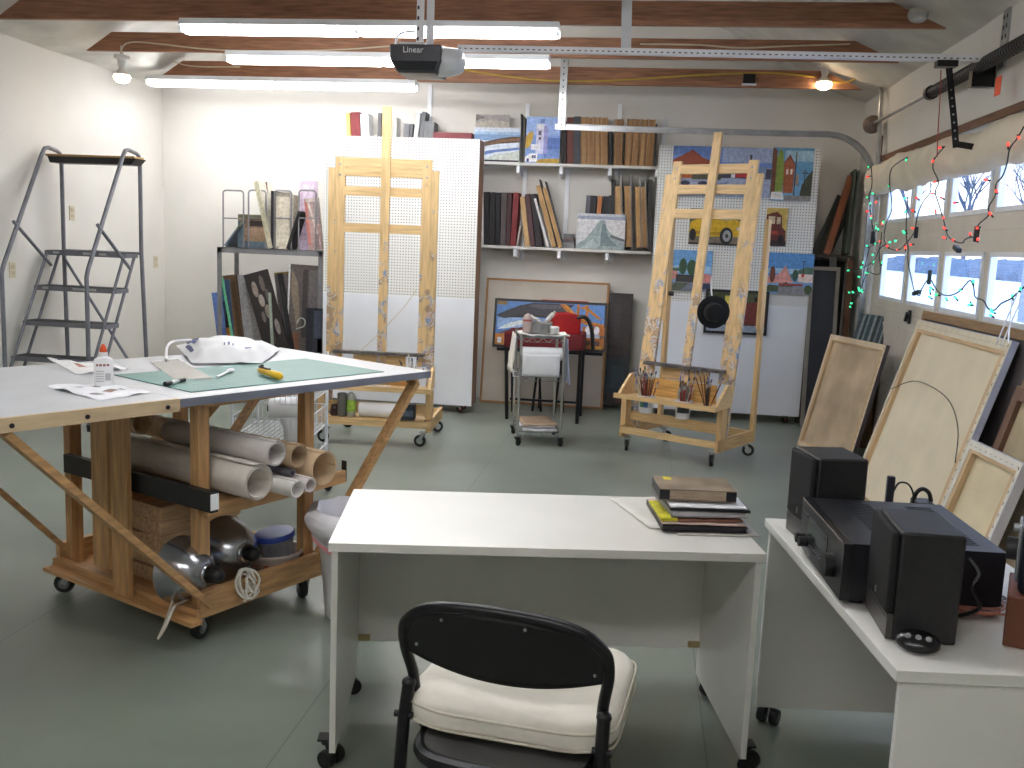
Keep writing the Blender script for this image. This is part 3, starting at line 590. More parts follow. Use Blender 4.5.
for a,b_,c,d,k,l in((615.6,622,614.4,185.8,(196,160,110),'first tall tan canvas wrapped in clear plastic on the lower shelf'),(625.6,631.4,624.4,186,(176,138,92),'second tall tan canvas wrapped in clear plastic'),(636.4,641,635,186.4,(190,152,102),'third tall tan canvas wrapped in clear plastic'),(642.6,647,640.6,186.6,(160,124,80),'last tall tan canvas at the right end of the lower shelf')):
    o=leaner('stretched_canvas',l,'canvas',a,b_,c,d,ZL+.03,9.20,.17,k,g,(178,142,96))
    hh=max(v.co.z for v in o.data.vertices); ww=max(v.co.x for v in o.data.vertices)
    MB().use(mat('clear_wrap',(120,120,126),.15,0,.1)).mm((ww,.0,-.025),(ww+.008,.16,hh+.09)).build('wrapping',o)
for a,b_,c,d,k,l in((611,614.6,611.4,179.6,(40,36,36),'tall black panel at the left of the wrapped canvases'),(648.6,652,648.2,180,(62,62,62),'tall dark panel at the right end of the lower shelf')):
    leaner('art_panel',l,'panel',a,b_,c,d,ZL,9.2,.18,k,'thin panels on the lower shelf')
# ------------------------------------------------------------------ rolling pegboards
PEG=pegmat()
HB=mat('hardboard_white',(226,229,236),.4,0,.015,3)
PEGEDGE=wood('peg_edge',(150,112,84),'z',.1)
def pegboard(label,x0,x1,Y,zt,zm,zb,dep,edge=None):
    t=thing('rolling_pegboard',label,'pegboard',((x0+x1)/2,Y,0)); h=(x1-x0)/2
    MB().use(PEG).mm((-h,0,zm),(h,.006,zt)).build('pegboard_panel',t)
    MB().use(HB).mm((-h,.004,zb),(h,.010,zm-.002)).build('lower_panel',t)
    b=MB().use(PEGEDGE); 
    for x in(-h+.001,h-.02): b.mm((x,.011,zb),(x+.019,dep,zt-.002))
    b.mm((-h+.02,.011,zt-.04),(h-.02,dep,zt-.002)); b.mm((-h+.02,.011,zb),(h-.02,dep,zb+.04)); b.build('wood_frame',t)
    b=MB().use(WMETAL).mm((-h,.0,zm-.014),(h,.0042,zm+.0)); b.build('joint_strip',t)
    MB().use(HB).mm((-h,dep,zb),(h,dep+.006,zt)).build('rear_panel',t)
    for x in(-h+.13,h-.13):
        for y in(.05,dep-.05): caster(t,x,y,.034,.6,.022,zb,hub=mat('caster_red',(150,50,44),.5))
    return t
zb=.075
pl=pegboard('white rolling pegboard behind the left easel',dy(324,200,8.42).x,dy(478,200,8.42).x,8.42,dy(400,137,8.42).z,dy(400,295,8.42).z,zb,.25)
x0,x1=dy(656,200,8.95).x,dy(817,200,8.95).x; PY=8.95
pr=pegboard('white rolling pegboard hung with paintings behind the right easel',x0,x1,PY,dy(740,147,PY).z,dy(740,304,PY).z,zb,.1)
def hung(name,label,px0,py0,px1,py1,bg,sh,edge=(220,216,208),d=.018,dz=0):
    a=dy(px0,py1,PY); c=dy(px1,py1,PY); tp=dy((px0+px1)/2,py0,PY).z; bt=dy((px0+px1)/2,py1,PY).z
    return tag(pict(name,c.x-a.x,tp-bt,d,bg,sh,edge,M=axes((a.x,PY-d-.004,bt),(1,0,0),(0,0,1))),label,'painting','paintings hung on the right pegboard')
hung('street_painting','wide painting of red barn roofs and trucks behind the easel top',670.5,147,769,197,(150,160,186),BARN)
hung('street_painting','painting of brick houses and power poles, top right of the pegboard',769.5,148,810,201,(110,160,196),HOUSES)
hung('car_painting','painting of a yellow vintage car on the pegboard',688,209,743,245,(120,120,110),CAR)
hung('truck_painting','painting of an old dark red truck right of the yellow car',764,208,785,246,(190,166,96),TRUCK)
hung('village_painting','painting of pink houses under a blue sky, left of the hat',666,250,710,291,(120,165,206),PINKA)
hung('village_painting','painting of pink houses and a sign post, right end of the pegboard',763,253,811,294,(120,160,206),PINKB)
# framed picture low on the pegboard, behind the hat
a=dy(703,334,PY);c=dy(766,334,PY);w=c.x-a.x;h=dy(735,290,PY).z-dy(735,334,PY).z
t=thing('framed_picture','black-framed picture of a red house behind the black hat','painting',M=axes((a.x,PY-.03,dy(735,334,PY).z),(1,0,0),(0,0,1)),group='paintings hung on the right pegboard')
pict('picture',w-.03,h-.03,.01,(60,66,50),[((70,80,50),R_(0,.6,1,1)),((190,170,70),R_(.3,.7,.45,.9)),((60,62,66),R_(0,.16,.55,.6)),((110,44,40),R_(.6,.2,1,.75)),((150,160,176),R_(0,0,1,.18)),((200,200,205),R_(.08,.3,.12,.4)),((200,200,205),R_(.2,.3,.24,.4))],M=Matrix.Translation((.015,.008,.015)),parent=t)
b=MB().use(BLACK); f=.022; b.mm((0,0,0),(w,.026,f));b.mm((0,0,h-f),(w,.026,h));b.mm((0,0,f),(f,.026,h-f));b.mm((w-f,0,f),(w,.026,h-f)); b.build('frame',t)
# ------------------------------------------------------------------ easels
def easel(label,loc,rotz,mastx,lean,strut,W=.76,D=.62,hts=None,paintm=(.45,1.75)):
    """local: x across the front, y back, z up; origin at the floor under the middle of the front"""
    t=thing('studio_easel',label,'easel',loc,rotz)
    k=lean
    def L(x,s,y=0): return V((x,.10+y+s*math.sin(k),.14+s*math.cos(k)))   # point s up along the leaning plane
    h=W/2; upv=V((0,-math.cos(k),math.sin(k)))
    zi,zo,mz=hts
    zoo=zo
    for sg in(-1,1):
        b=MB().use(BIRCH); b.bar(L(sg*(h-.028),-.02),L(sg*(h-.028),zo),.052,.03,upv); b.build('outer_post',t)
        b=MB().use(BIRCH); b.bar(L(sg*(h-.09),.45,.0),L(sg*(h-.09),zi,.0),.07,.03,upv); b.build('inner_post',t)
    b=MB().use(BIRCH); b.bar(L(mastx,.42,-.030),L(mastx,mz,-.030),.066,.028,upv); b.build('mast',t)
    for s,wd in((zi-.035,.066),(zi-.103,.066),(zi-.245,.066),(zi-.515,.066)) if not strut else ((zi-.06,.07),(zi-.215,.07),(zi-.40,.07)):
        b=MB().use(BIRCHX); b.bar(L(-h+.122,s,.0),L(h-.122,s,.0),.028,wd,(0,math.sin(k),math.cos(k))); b.build('crossbar',t)
    for x in(-h+.09,h-.09):
        for s in(zi-.05,zi-.13): MB().use(STEEL).cyl(L(x,s,-.0155),L(x,s,-.021),.008,8).build('bolt',t)
    # canvas ledge, storage tray, base
    b=MB().use(mat('ledge_dark',(96,90,88),.5,0,.2,25)); p=L(0,.545,-.05); b.box(p,(W-.14,.07,.022)); b.build('canvas_ledge',t)
    b=MB().use(BIRCHX); b.box(L(0,.49,-.005),(W*.48,.03,.10)); b.build('clamp_block',t)
    zt=.425
    b=MB().use(BIRCHX); b.mm((-h-.02,-.16,zt),(h+.02,-.135,zt+.034)); b.mm((-h,-.02,zt),(h,.12,zt+.012)); b.mm((-.06,-.135,zt),(.02,-.02,zt+.012)); b.mm((.22,-.135,zt),(h,-.02,zt+.012)); b.build('tray',t)
    MB().use(wood('tray_back_board',(204,158,92),'x',.12)).mm((-h+.11,.105,zt+.012),(h-.11,.12,zt+.15)).build('tray_back',t)
    for sg in(-1,1):
        x=sg*(h-.0); MB().use(BIRCHX).prism([(x-.011,-.135,zt+.012),(x-.011,.1,zt+.012),(x-.011,.1,zt+.17),(x-.011,.04,zt+.17)],(.022,0,0)).build('tray_side',t)
    zb=.115
    for sg in(-1,1): MB().use(BIRCHZ).mm((sg*h-.03,-.02,zb),(sg*h+.012,.06,zt)).build('front_upright',t)
    MB().use(BIRCHX).mm((-h-.01,-.06,zb+.03),(h+.01,-.02,zb+.075)).build('front_rail',t); MB().use(BIRCHX).mm((-h,.055,zb+.12),(h,.08,zb+.19)).build('cross_rail',t)
    for sg in(-1,1):
        b=MB().use(wood('easel_pine_side',(212,174,122),'y',.1)); b.mm((sg*h-.012,-.06,zb),(sg*h+.012,D-.02,zb+.09)); b.build('side_rail',t)
        caster(t,sg*(h-.045),-.03,.046,(2.2 if sg<0 else 1.9) if strut else 3.0,.024,zb)
        caster(t,sg*(h-.045),D-.06,.046,.4,.024,zb)
    b=MB().use(BIRCHX); b.mm((-h+.012,D-.05,zb+.01),(h-.012,D-.02,zb+.08)); b.build('rear_rail',t)
    if strut:
        for sg in(-1,1):
            b=MB().use(BIRCHZ); b.bar((sg*(h+.0),D-.05,zb),(sg*(h+.0),D-.05,zb+1.68),.03,.05,(0,1,0)); b.bar((sg*(h),D-.06,.98),(sg*(h),D-.06,1.42),.034,.07,(0,1,0)); b.build('rear_strut',t)
            b=MB().use(BLACK); b.cyl((sg*h-.05*sg,D-.06,1.2),(sg*h-.02*sg,D-.06,1.2),.02,10); b.build('wing_nut',t)
    return t,L
fL=fl(323,442);fR=fl(426,445)
mid=(fL+fR)/2
e1,L1=easel('pine studio easel with a tall mast in front of the left pegboard',(mid.x+.005,mid.y,0),math.radians(4),.02,.015,False,.83,.62,(1.99,1.91,2.36))
q0=fl(623,450);q1=fl(713,467); mid=(q0+q1)/2; r2=math.atan2(q1.y-q0.y,q1.x-q0.x)
e2,L2=easel('paint-smeared pine studio easel leaning back, hung with a black hat',(mid.x+.02,mid.y,0),r2,.01,.155,True,.80,.6,(2.10,2.0,2.31))
# things stored in the easels
def inE(e,p): return MAT[e.name]@V(p)
p=inE(e1,(-.13,.03,.255)); q=inE(e1,(.19,.03,.255))
t=thing('paper_roll','white paper roll stored in the base of the left easel','paper roll',(p+q)/2-V((0,0,.0)))
o_=MAT[t.name].translation; d=(q-p).normalized()
MB().use(PAPER).tube([p-o_,q-o_],.055,20).build('roll',t); MB().use(mat('cardboard',(176,146,108),.8)).tube([p-o_-d*.012,p-o_],.022,14).build('core',t)
p=inE(e1,(-.27,.0,.146+.06)); 
# rails to carry the roll and cans
b=MB().use(BIRCHX); b.mm((-.37,-.02,.186),(.37,.16,.198)); b.build('lower_shelf',e1)
p=inE(e1,(-.19,.0,.2)); t=thing('spray_can','tall can with a green label in the base of the left easel','can',p)
MB().use(STEEL).lathe([(.03,0),(.033,.004),(.033,.04)],n=18).build('base',t); MB().use(flat((150,190,70))).lathe([(.0332,.04),(.0332,.13)],n=18,cap=False).build('green_label',t)
MB().use(STEEL).lathe([(.033,.13),(.033,.16),(.024,.175),(.012,.18),(.012,.19)],n=18).build('top',t)
p=inE(e1,(-.26,.0,.2)); tag(MB().use(mat('tin_dull',(120,118,112),.4,.6)).lathe([(.034,0),(.036,.006),(.036,.17),(.034,.176),(.02,.18)],p,n=18).build('metal_can'),'dull grey metal can left of the green-labelled can','can')
p=inE(e1,(.24,-.0,.2)); M=Matrix.Translation(p)@Matrix.Rotation(math.radians(5),4,'Z')
t=thing('paint_box','small black and blue box at the right of the paper roll','box',M=M); MB().use(mat('box_navy',(40,46,58),.4)).mm((-.06,-.05,0),(.06,.05,.12)).build('case',t,bevel=.008); MB().use(flat((90,104,120))).mm((-.05,-.0515,.03),(.05,-.05,.075)).build('label',t)
p=inE(e1,(-.32,.02,.2)); tag(MB().use(mat('jar_dark',(58,40,40),.3)).lathe([(.03,0),(.034,.01),(.034,.06),(.026,.07),(.026,.085)],p,n=16).build('ink_jar'),'small dark jar at the left end of the easel base','jar')
def brushes(e,cx,cy,z0,n,label,sp=.05,seed=1,hl=(.22,.34),cols=((150,60,50),(190,150,80),(70,50,44),(206,190,160),(120,36,40),(60,80,70))):
    rnd=random.Random(seed)
    for i in range(n):
        a=rnd.uniform(0,2*PI);r=rnd.uniform(0,sp); tip=.5+rnd.uniform(0,.9)
        p=V((cx+math.cos(a)*r*.4,cy+math.sin(a)*r*.4,z0)); L=rnd.uniform(*hl)
        q=p+V((math.cos(a)*r*tip*2,math.sin(a)*r*tip,L)); d=(q-p).normalized()
        P=inE(e,p);Q=inE(e,q); D=(Q-P).normalized()
        c=rnd.choice(cols)
        t=thing('paintbrush',label,'paintbrush',P,0,label.replace('paintbrush','paintbrushes')); o=P
        MB().use(flat(c,.35)).tube([P-o,P-o+D*L*.4,P-o+D*(L-.055)],[.003,.0055,.004],6).build('handle',t)
        MB().use(STEEL).tube([P-o+D*(L-.055),P-o+D*(L-.025)],.0048,6).build('ferrule',t)
        MB().use(flat(rnd.choice(((120,100,80),(60,54,50),(206,200,190),(110,110,150))))).tube([P-o+D*(L-.025),P-o+D*(L-.01),P-o+D*L],[.005,.0065,.003],6).build('bristles',t)
def tub(e,x,y,z,label,band):
    p=inE(e,(x,y,z)); t=thing('plastic_tub',label,'tub',p)
    MB().use(mat('tub_white',(222,222,224),.35)).lathe([(.045,0),(.05,.004),(.062,.125),(.066,.127),(.066,.134),(.058,.134),(.046,.01)],n=24,cap=False).build('body',t)
    for i in range(3):
        a=-PI/2-.5+i*.5; MB().use(flat(band[i%len(band)])).box((math.cos(a)*.0555,math.sin(a)*.0555,.07),(.03,.012,.045),Matrix.Rotation(a+PI/2,3,'Z')).build('label',t)
    return t
# right easel: two tubs of brushes clipped through the tray, tools standing in them
tub(e2,-.19,-.066,.33,'white tub full of brushes at the left of the right easel tray',((90,140,120),(70,110,160),(214,214,220)))
tub(e2,.12,-.066,.33,'white tub with black print under the middle of the easel tray',((40,44,46),(44,48,50),(60,60,62)))
brushes(e2,-.19,-.066,.345,24,'paintbrush in the white tub at the left of the easel tray',.055,3)
brushes(e2,.12,-.066,.345,14,'paintbrush in the white tub under the middle of the tray',.05,8,(.2,.32),((110,116,110),(70,60,54),(206,200,190),(150,60,50)))
brushes(e2,.29,-.02,.438,12,'paintbrush leaning in the right corner of the tray',.07,5,(.18,.28),((90,50,40),(110,70,50),(40,40,42),(190,180,160)))
tag(MB().use(mat('rag_green',(132,140,124),.85,0,.1,20)).ball(inE(e2,(.06,.05,.49)),.06,12,(.8,.6,1.3)).build('paint_rag'),'grey-green paint rag standing in the middle of the easel tray','rag')
brushes(e1,.27,.0,.438,8,'paintbrush in the right corner of the left easel tray',.06,11,(.16,.26),((206,200,190),(70,60,54),(90,100,110)))
brushes(e1,-.25,.0,.438,5,'paintbrush in the left corner of the left easel tray',.05,13,(.08,.16),((150,60,50),(60,54,50)))
tag(MB().use(flat((236,236,236))).bar(inE(e1,(-.08,.02,.443)),inE(e1,(.1,.03,.443)),.014,.01).build('charcoal_holder'),'white stick lying in the tray of the left easel','stick')
# wire strung across the left easel, thin light line
cable('thin pale cord slanting across the left easel panel',[dy(x,y,7.0) for x,y in((354,357),(380,333),(405,306),(416,290))],mat('pale_cord',(206,196,180),.7),.003,'string','cord',1)
# hat
hp=dy(713,312,6.9)
t=thing('black_hat','round black hat hanging from the right easel','hat',hp,0)
Rh=Matrix.Rotation(PI/2,3,'X')@Matrix.Rotation(.15,3,'Y')
FELT=mat('black_felt',(20,20,22),.85,0,.1,20)
b=MB().use(FELT).lathe([(.06,.0),(.112,.004),(.116,.010),(.108,.014),(.06,.01)],(0,0,0),Rh,36,False); b.build('brim',t)
MB().use(FELT).lathe([(.068,.008),(.066,.05),(.06,.082),(.04,.095),(.001,.098)],(0,0,0),Rh,32).build('crown',t)
MB().use(mat('hat_ribbon',(34,34,38),.5)).lathe([(.0692,.01),(.069,.034),(.067,.034)],(0,0,0),Rh,32,False).build('ribbon',t)
cable('white cord holding up the black hat',[dy(x,y,6.98) for x,y in((712,276),(711,285),(712,296))],PAPER,.006,'hat_string','string',2)
# ------------------------------------------------------------------ against the back wall, centre
def lean_board(name,label,cat,pts_px,Yb,Yt,d,c,g=None,backside=False,frame=None):
    """panel leaning back: pixel box (x0,y0 top,x1,y1 bottom)"""
    x0,y0,x1,y1=pts_px
    a=dy(x0,y1,Yb); e=dy(x1,y1,Yb); zb=max(a.z,0.004) if a.z<.12 else a.z
    tp=dy((x0+x1)/2,y0,Yt); h=math.hypot(tp.z-zb,Yt-Yb)
    return axes((a.x,Yb,zb),(1,0,0),(0,Yt-Yb,tp.z-zb)),e.x-a.x,h
M,w,h=lean_board('','','',(479,280,602,411),9.12,9.32,0,0)
t=thing('large_canvas','large beige canvas in a thin wood frame leaning on the back wall','canvas',M=M)
MB().use(mat('canvas_beige',(196,186,174),.8,0,.04,3,.1,200)).mm((.02,.006,.02),(w-.02,.02,h-.02)).build('canvas',t)
b=MB().use(wood('frame_tan',(166,120,72),'x',.1)); b.mm((0,0,0),(w,.03,.02));b.mm((0,0,h-.02),(w,.03,h));b.mm((0,0,.02),(.02,.03,h-.02));b.mm((w-.02,0,.02),(w,.03,h-.02)); b.build('frame',t)
M,w,h=lean_board('','','',(604,293,627,404),9.14,9.3,0,0)
o=pict('dark_painting',w,h,.03,(44,38,40),[((54,46,46),R_(.1,.45,.9,.95)),((34,44,52),R_(0,.1,1,.42)),((62,54,56),R_(.2,.6,.5,.9)),((40,56,66),R_(.2,.15,.8,.35)),((78,40,40),R_(.5,.02,1,.1))],(34,30,30),M=M); tag(o,'tall dark abstract painting leaning on the wall right of the beige canvas','painting')
# red folding camp chair carrying the roof painting
RED=mat('red_cloth',(176,26,30),.75,0,.08,8,.1,150); DRED=mat('dark_red_cloth',(104,22,28),.8,0,.08,8,.1,150)
cY=8.35
t=thing('folding_camp_chair','red folding chair with thin black legs behind the wire cart','chair',(dy(545,400,cY).x,cY,0))
o_=MAT[t.name].translation
def cl(px,py,Y=cY): return dy(px,py,Y)-o_
a=cl(505,331);e=cl(583,352);zt=a.z;zb2=e.z
MB().use(DRED).mm((a.x,-.05,zb2),(e.x,.40,zt)).build('seat',t,bevel=.012)
def bk(u,v):
    p0=cl(548,333);p1=cl(581,315); return V((p0.x+(p1.x-p0.x)*u,.02-.03*math.sin(PI*u)-.02*v,p0.z-.01+(p1.z-p0.z+.03)*v*(1-.15*(2*u-1)**2)))
MB().use(RED).grid(bk,12,8).build('back_cloth',t,solid=.012)
b=MB().use(BLKM); p=[cl(577,318),cl(584,317),cl(589,322),cl(592,332),cl(593,350)]
b.tube(smooth_path(p,4),.018,8); b.build('back_frame',t)
for X,Yo in((a.x+.02,-.03),(e.x-.02,-.05),(a.x+.02,.36),(e.x-.02,.36)):
    b=MB().use(BLKM); b.tube([(X,Yo,zb2+.02),(X+(.03 if X<0 else -.0),Yo,0.0)],.016,8); b.build('leg',t)
b=MB().use(BLKM); b.bar((a.x+.02,.36,.12),(e.x-.02,.36,.12),.02,.02); b.bar((a.x,-.045,zb2+.005),(e.x,-.045,zb2+.005),.03,.02); b.bar((a.x,.39,zb2+.005),(e.x,.39,zb2+.005),.03,.02); b.build('stretcher',t)
# roof painting rests on the chair's rear edge
pz=(o_.z+zt)
M,w,h=lean_board('','','',(492,303,605,349),8.78,8.86,0,0); M.translation.z=dy(548,349.5,8.78).z
t2=thing('framed_painting','black-framed painting of curved roofs and yellow arches behind the wire cart','painting',M=M)
pict('picture',w-.03,h-.03,.014,(96,120,170),BRIDGE,M=Matrix.Translation((.015,.004,.015)),parent=t2)
b=MB().use(BLACK); f=.022; b.mm((0,0,0),(w,.03,f));b.mm((0,0,h-f),(w,.03,h));b.mm((0,0,f),(f,.03,h-f));b.mm((w-f,0,f),(w,.03,h-f)); b.build('frame',t2)
# low black stand that carries that painting (its legs show at the left)
b0=M.translation
t=thing('folding_stand','thin black folding stand carrying the roof painting','stand',(b0.x+w/2,8.80,0))
b=MB().use(BLKM); b.mm((-w/2+.05,-.05,b0.z-.03),(w/2-.02,.06,b0.z-.002)); b.build('crossbar',t)
for x in(-w*.08,w*.12):
    b=MB().use(BLKM).tube([(x,-.03,b0.z-.03),(x+.04,.0,0)],.012,8); b.build('leg',t)
    b=MB().use(BLKM).tube([(x,.04,b0.z-.03),(x-.04,.0,.0)],.012,8); b.build('leg',t)
M3,w3,h3=lean_board('','','',(538,299.5,590,303),8.95,8.96,0,0)
t=thing('folded_camp_stool','folded red camp stool whose top peeks over the roof painting','stool',(dy(565,303,9.0).x,8.97,0)); zt_s=dy(565,300.5,8.97).z
MB().use(RED).mm((-.23,-.02,zt_s-.05),(.23,.03,zt_s)).build('cloth_roll',t,bevel=.02)
for x in(-.2,.2): MB().use(BLKM).cyl((x,.005,.0),(x,.005,zt_s-.04),.011,8).build('leg',t)
# ------------------------------------------------------------------ wire cart
c0=fl(517,446);c1=fl(559.5,447);c2=fl(513,433);rz=math.atan2(c1.y-c0.y,c1.x-c0.x)
W=(c1-c0).length; D=.46
cart=thing('wire_cart','small chrome three-shelf wire cart carrying a white paper roll','cart',((c0+c1)/2).to_tuple(),rz)
Mi=MAT[cart.name].inverted()
zt=.80; zm=dy(540,377,c0.y+.05).z; zl=dy(540,432,c0.y+.05).z; zt=dy(540,338,c0.y+.05).z
for sx in(-1,1):
    for y in(0,D):
        x=sx*W/2
        b=MB().use(CHROME).cyl((x,y,.07),(x,y,zt+.03),.011,10); b.build('post',cart); caster(cart,x,y,.03,1.,.018,.075,BLKM,two=False,hub=BLACK)
def wshelf(z):
    b=MB().use(CHROME); h=W/2
    for zz in(z,z-.03):
        b.tube([(-h,0,zz),(h,0,zz),(h,D,zz),(-h,D,zz)],.004,6,True)
    for i in range(1,14): b.cyl((-h,D*i/14,z),(h,D*i/14,z),.0025,6)
    n=8
    for y in(0,D):
        pts=[(-h+2*h*i/n,y,z-.03*(i%2)) for i in range(n+1)]; b.tube(pts,.003,6)
    for x in(-h,h):
        pts=[(x,D*i/10,z-.03*(i%2)) for i in range(11)]; b.tube(pts,.003,6)
    b.build('wire_shelf',cart)
for z in(zt,zm,zl): wshelf(z)
def inC(p): return MAT[cart.name]@V(p)
p=inC((-W/2+.012,.03,dy(540,354,c0.y+.03).z)); q=inC((W/2-.012,.03,dy(540,354,c0.y+.03).z))
t=thing('paper_roll','white paper roll with a hanging sheet in the front of the wire cart','paper roll',(p+q)/2); o_=MAT[t.name].translation
MB().use(PAPER).tube([p-o_,q-o_],.05,20).build('roll',t)
nd=(MAT[cart.name].to_3x3()@V((0,-1,0)))
b=MB().use(PAPER); hz=.17
b.grid(lambda u,v:(p-o_).lerp(q-o_,u*.94)+nd*(.051-.01*v+.008*math.sin(v*3))+V((0,0,-v*hz)),6,8); b.build('hanging_sheet',t,solid=.001)
# cloths over the cart
def drape(label,xs,y0,y1,z0,zb_,c,name='cloth',seed=0):
    cm=mat('cloth_%d%d%d'%c,c,.85,0,.05,9,.2,60)
    def fn(u,v):
        y=y0+(y1-y0)*u; drop=(zb_-z0)*(v**1.)*(1-.25*noise.noise(V((u*3+seed,1,0))))
        return inC((xs+.012*math.sin(u*14+seed)*(v)+.03*v*(1 if xs>0 else -1)+.012*(1 if xs>0 else -1),y,z0+drop))
    return tag(MB().use(cm).grid(fn,20,12).build(name,solid=.004),label,'cloth')
drape('grey-white rag hanging down the left side of the wire cart',-W/2-.03,-.02,.32,zt+.02,zm+.03,(206,200,190),'rag',2)
drape('pale blue cloth hanging down the right side of the wire cart',W/2+.012,-.02,.36,zt,zm-.05,(186,194,216),'cloth',5)
def top(u,v): 
    return inC((-W/2-.01+(W+.05)*u,.0+.3*v,zt+.012+.012*noise.noise(V((u*6,v*5,0)))+.01))
tag(MB().use(mat('towel_white',(220,218,214),.85,0,.05,9,.2,60)).grid(top,20,14).build('towel',solid=.006),'crumpled white towel on the top of the wire cart','cloth')
p=inC((-.01,.13,zt+.034)); t=thing('paint_can','grey metal paint can on top of the wire cart','can',p); MB().use(mat('can_grey',(150,150,150),.35,.6)).lathe([(.09,0),(.092,.004),(.092,.07),(.096,.075),(.09,.078),(.086,.06)],n=26).build('body',t)
MB().use(STEEL).tube(arc((0,0,.075),.092,0,PI,14,(1,0,0),(0,-.5,.3)),.003,6).build('handle',t)
p=inC((.09,.06,zt+.034)); tag(MB().use(mat('jar_white',(216,216,216),.35)).lathe([(.035,0),(.038,.004),(.038,.05),(.03,.055)],p,n=20).build('white_jar'),'small white jar beside the grey can on the cart','jar')
p=inC((-.115,.1,zt+.034)); t=thing('glass_jar','cloudy glass jar with a rounded top at the left of the cart','jar',p); MB().use(mat('jar_pink',(178,160,156),.15)).lathe([(.03,0),(.036,.004),(.038,.08),(.034,.1),(.03,.125),(.015,.14),(.001,.143)],n=20).build('body',t); MB().use(mat('cap_red',(150,70,70),.4)).lathe([(.0385,.085),(.0385,.1)],n=20,cap=False).build('band',t)
for k,(x,y,a,l) in enumerate(((.03,.12,.9,'fat white paint tube lying tilted on the grey can'),(-.02,.14,2.2,'thin white paint tube lying across the grey can'))):
    p=inC((x,y,zt+.118)); d=V((math.cos(a)*.8,0,.6 if k==0 else .25)).normalized(); M=axes(p,(0,1,0),d)
    t=thing('paint_tube',l,'paint tube',M=M); MB().use(mat('tube_white',(222,220,214),.4)).lathe([(.012,.0),(.018 if k==0 else .012,.03),(.018 if k==0 else .012,.08),(.008,.09)],n=14).build('body',t); MB().use(mat('tube_cap',(200,196,190),.4)).lathe([(.009,.09),(.009,.108)],n=12).build('cap',t)
# things on the cart's shelves
for i,(l,c,z,x,y,r) in enumerate((('white paper sheets on the lowest wire shelf',(226,226,230),.012,0,.2,.06),('grey newspaper on the papers of the lowest wire shelf',(160,156,156),.032,.01,.22,-.08),('brown paper on top of the pile of the lowest wire shelf',(176,150,124),.046,.0,.24,.12))):
    M=MAT[cart.name]@Matrix.Translation((x,y,zl+z-.006))@Matrix.Rotation(r,4,'Z')
    def sh(u,v,i=i): return V(((u-.5)*.27,(v-.5)*.36,.006+.008*noise.noise(V((u*3,v*3,i*5)))))
    tag(MB().use(mat('sheet_%d'%i,c,.7,0,.06,20)).grid(sh,8,10).build('paper_sheets',M=M,solid=.012),l,'paper')
M=MAT[cart.name]@Matrix.Translation((0,.26,zm+.004)); tag(MB().use(flat((60,70,120))).mm((-.13,-.16,0),(.12,.14,.012)).build('blue_folder',M=M),'dark blue folder lying on the middle wire shelf','folder')
p=inC((-W/2-.045,.02,zm)); b=MB().use(WMETAL); b.tube([inC((-W/2,.02,zm)),inC((-W/2-.05,.02,zm)),inC((-W/2-.05,.02,zm+.045)),inC((-W/2-.05,.3,zm+.045)),inC((-W/2-.05,.3,zm)),inC((-W/2,.3,zm))],.004,6); b.build('side_hook',cart,True)
# ------------------------------------------------------------------ grey steel rack, far left
RY=8.5; rx0=dy(217,248,RY).x; rx1=dy(322.5,255,RY).x; rz_=dy(222,247,RY).z; RD=.42
rack=thing('steel_rack','grey steel shelf rack with wire dividers in the left back corner','shelf rack',((rx0+rx1)/2,RY,0)); rh=(rx1-rx0)/2
b=MB().use(GREYM).mm((-rh,0,rz_-.05),(rh,RD,rz_-.045)); b.mm((-rh,0,rz_-.045),(rh,.004,rz_)); b.mm((-rh,RD-.004,rz_-.045),(rh,RD,rz_)); b.mm((-rh,0,rz_-.006),(rh,RD,rz_)); b.build('top_shelf',rack)
zlow=.42
b=MB().use(GREYM).mm((-rh,0,zlow-.04),(rh,RD,zlow)); b.build('lower_shelf',rack)
for x in(-rh,rh-.04):
    for y in(0,RD-.04): b=MB().use(GREYM); b.mm((x,y,0.002),(x+.045,y+.004,rz_)); b.mm((x,y+(0.004 if y==0 else 0),0.002),(x+.004,y+.045,rz_)); b.build('post',rack)
def hoop(pxa,pxb,label=None):
    xa=dy(pxa,190,RY+.06).x-MAT[rack.name].translation.x; xb=dy(pxb,190,RY+.06).x-MAT[rack.name].translation.x
    zt=dy((pxa+pxb)/2,190.5,RY+.06).z; y=.06; r=.03
    pts=[(xa,y,rz_)]+[V((xa+r,y,zt-r))+V((-r*math.cos(t_),0,r*math.sin(t_))) for t_ in(0,.4,.8,1.2,PI/2)]+[V((xb-r,y,zt-r))+V((r*math.sin(t_),0,r*math.cos(t_))) for t_ in(0,.4,.8,1.2,PI/2)]+[(xb,y,rz_)]
    b=MB().use(GREYM).tube(pts,.008,8); zc=dy(pxa,218,RY+.06).z; b.cyl((xa,y,zc),(xb,y,zc),.006,8); b.build('wire_divider',rack)
hoop(223,243.5);hoop(248.5,266);hoop(274.5,291.5);hoop(299,316)
def rackart(label,xb,xt,y0,zb,Y,d,bg,sh,rot=0,edge=(200,196,186),name='canvas_painting',cat='painting',slant=0):
    """front-facing canvas on the rack; xb=(foot px0,px1), xt=top-left px"""
    a=dy(xb[0],250 if zb>1 else 340,Y);e=dy(xb[1],250 if zb>1 else 340,Y); tp=dy(xt,y0,Y); 
    h=(tp.z-zb); w=e.x-a.x; ang=math.atan2(tp.x-a.x,h) if slant else 0
    M=Matrix.Translation((a.x,Y,zb+.002+(w*math.sin(ang) if ang>0 else 0)))@Matrix.Rotation(ang,4,'Y')@Matrix.Rotation(rot,4,'Z')
    return tag(pict(name,w,h/math.cos(ang),d,bg,sh,edge,M=M),label,cat,'canvases on the steel rack')
z=rz_
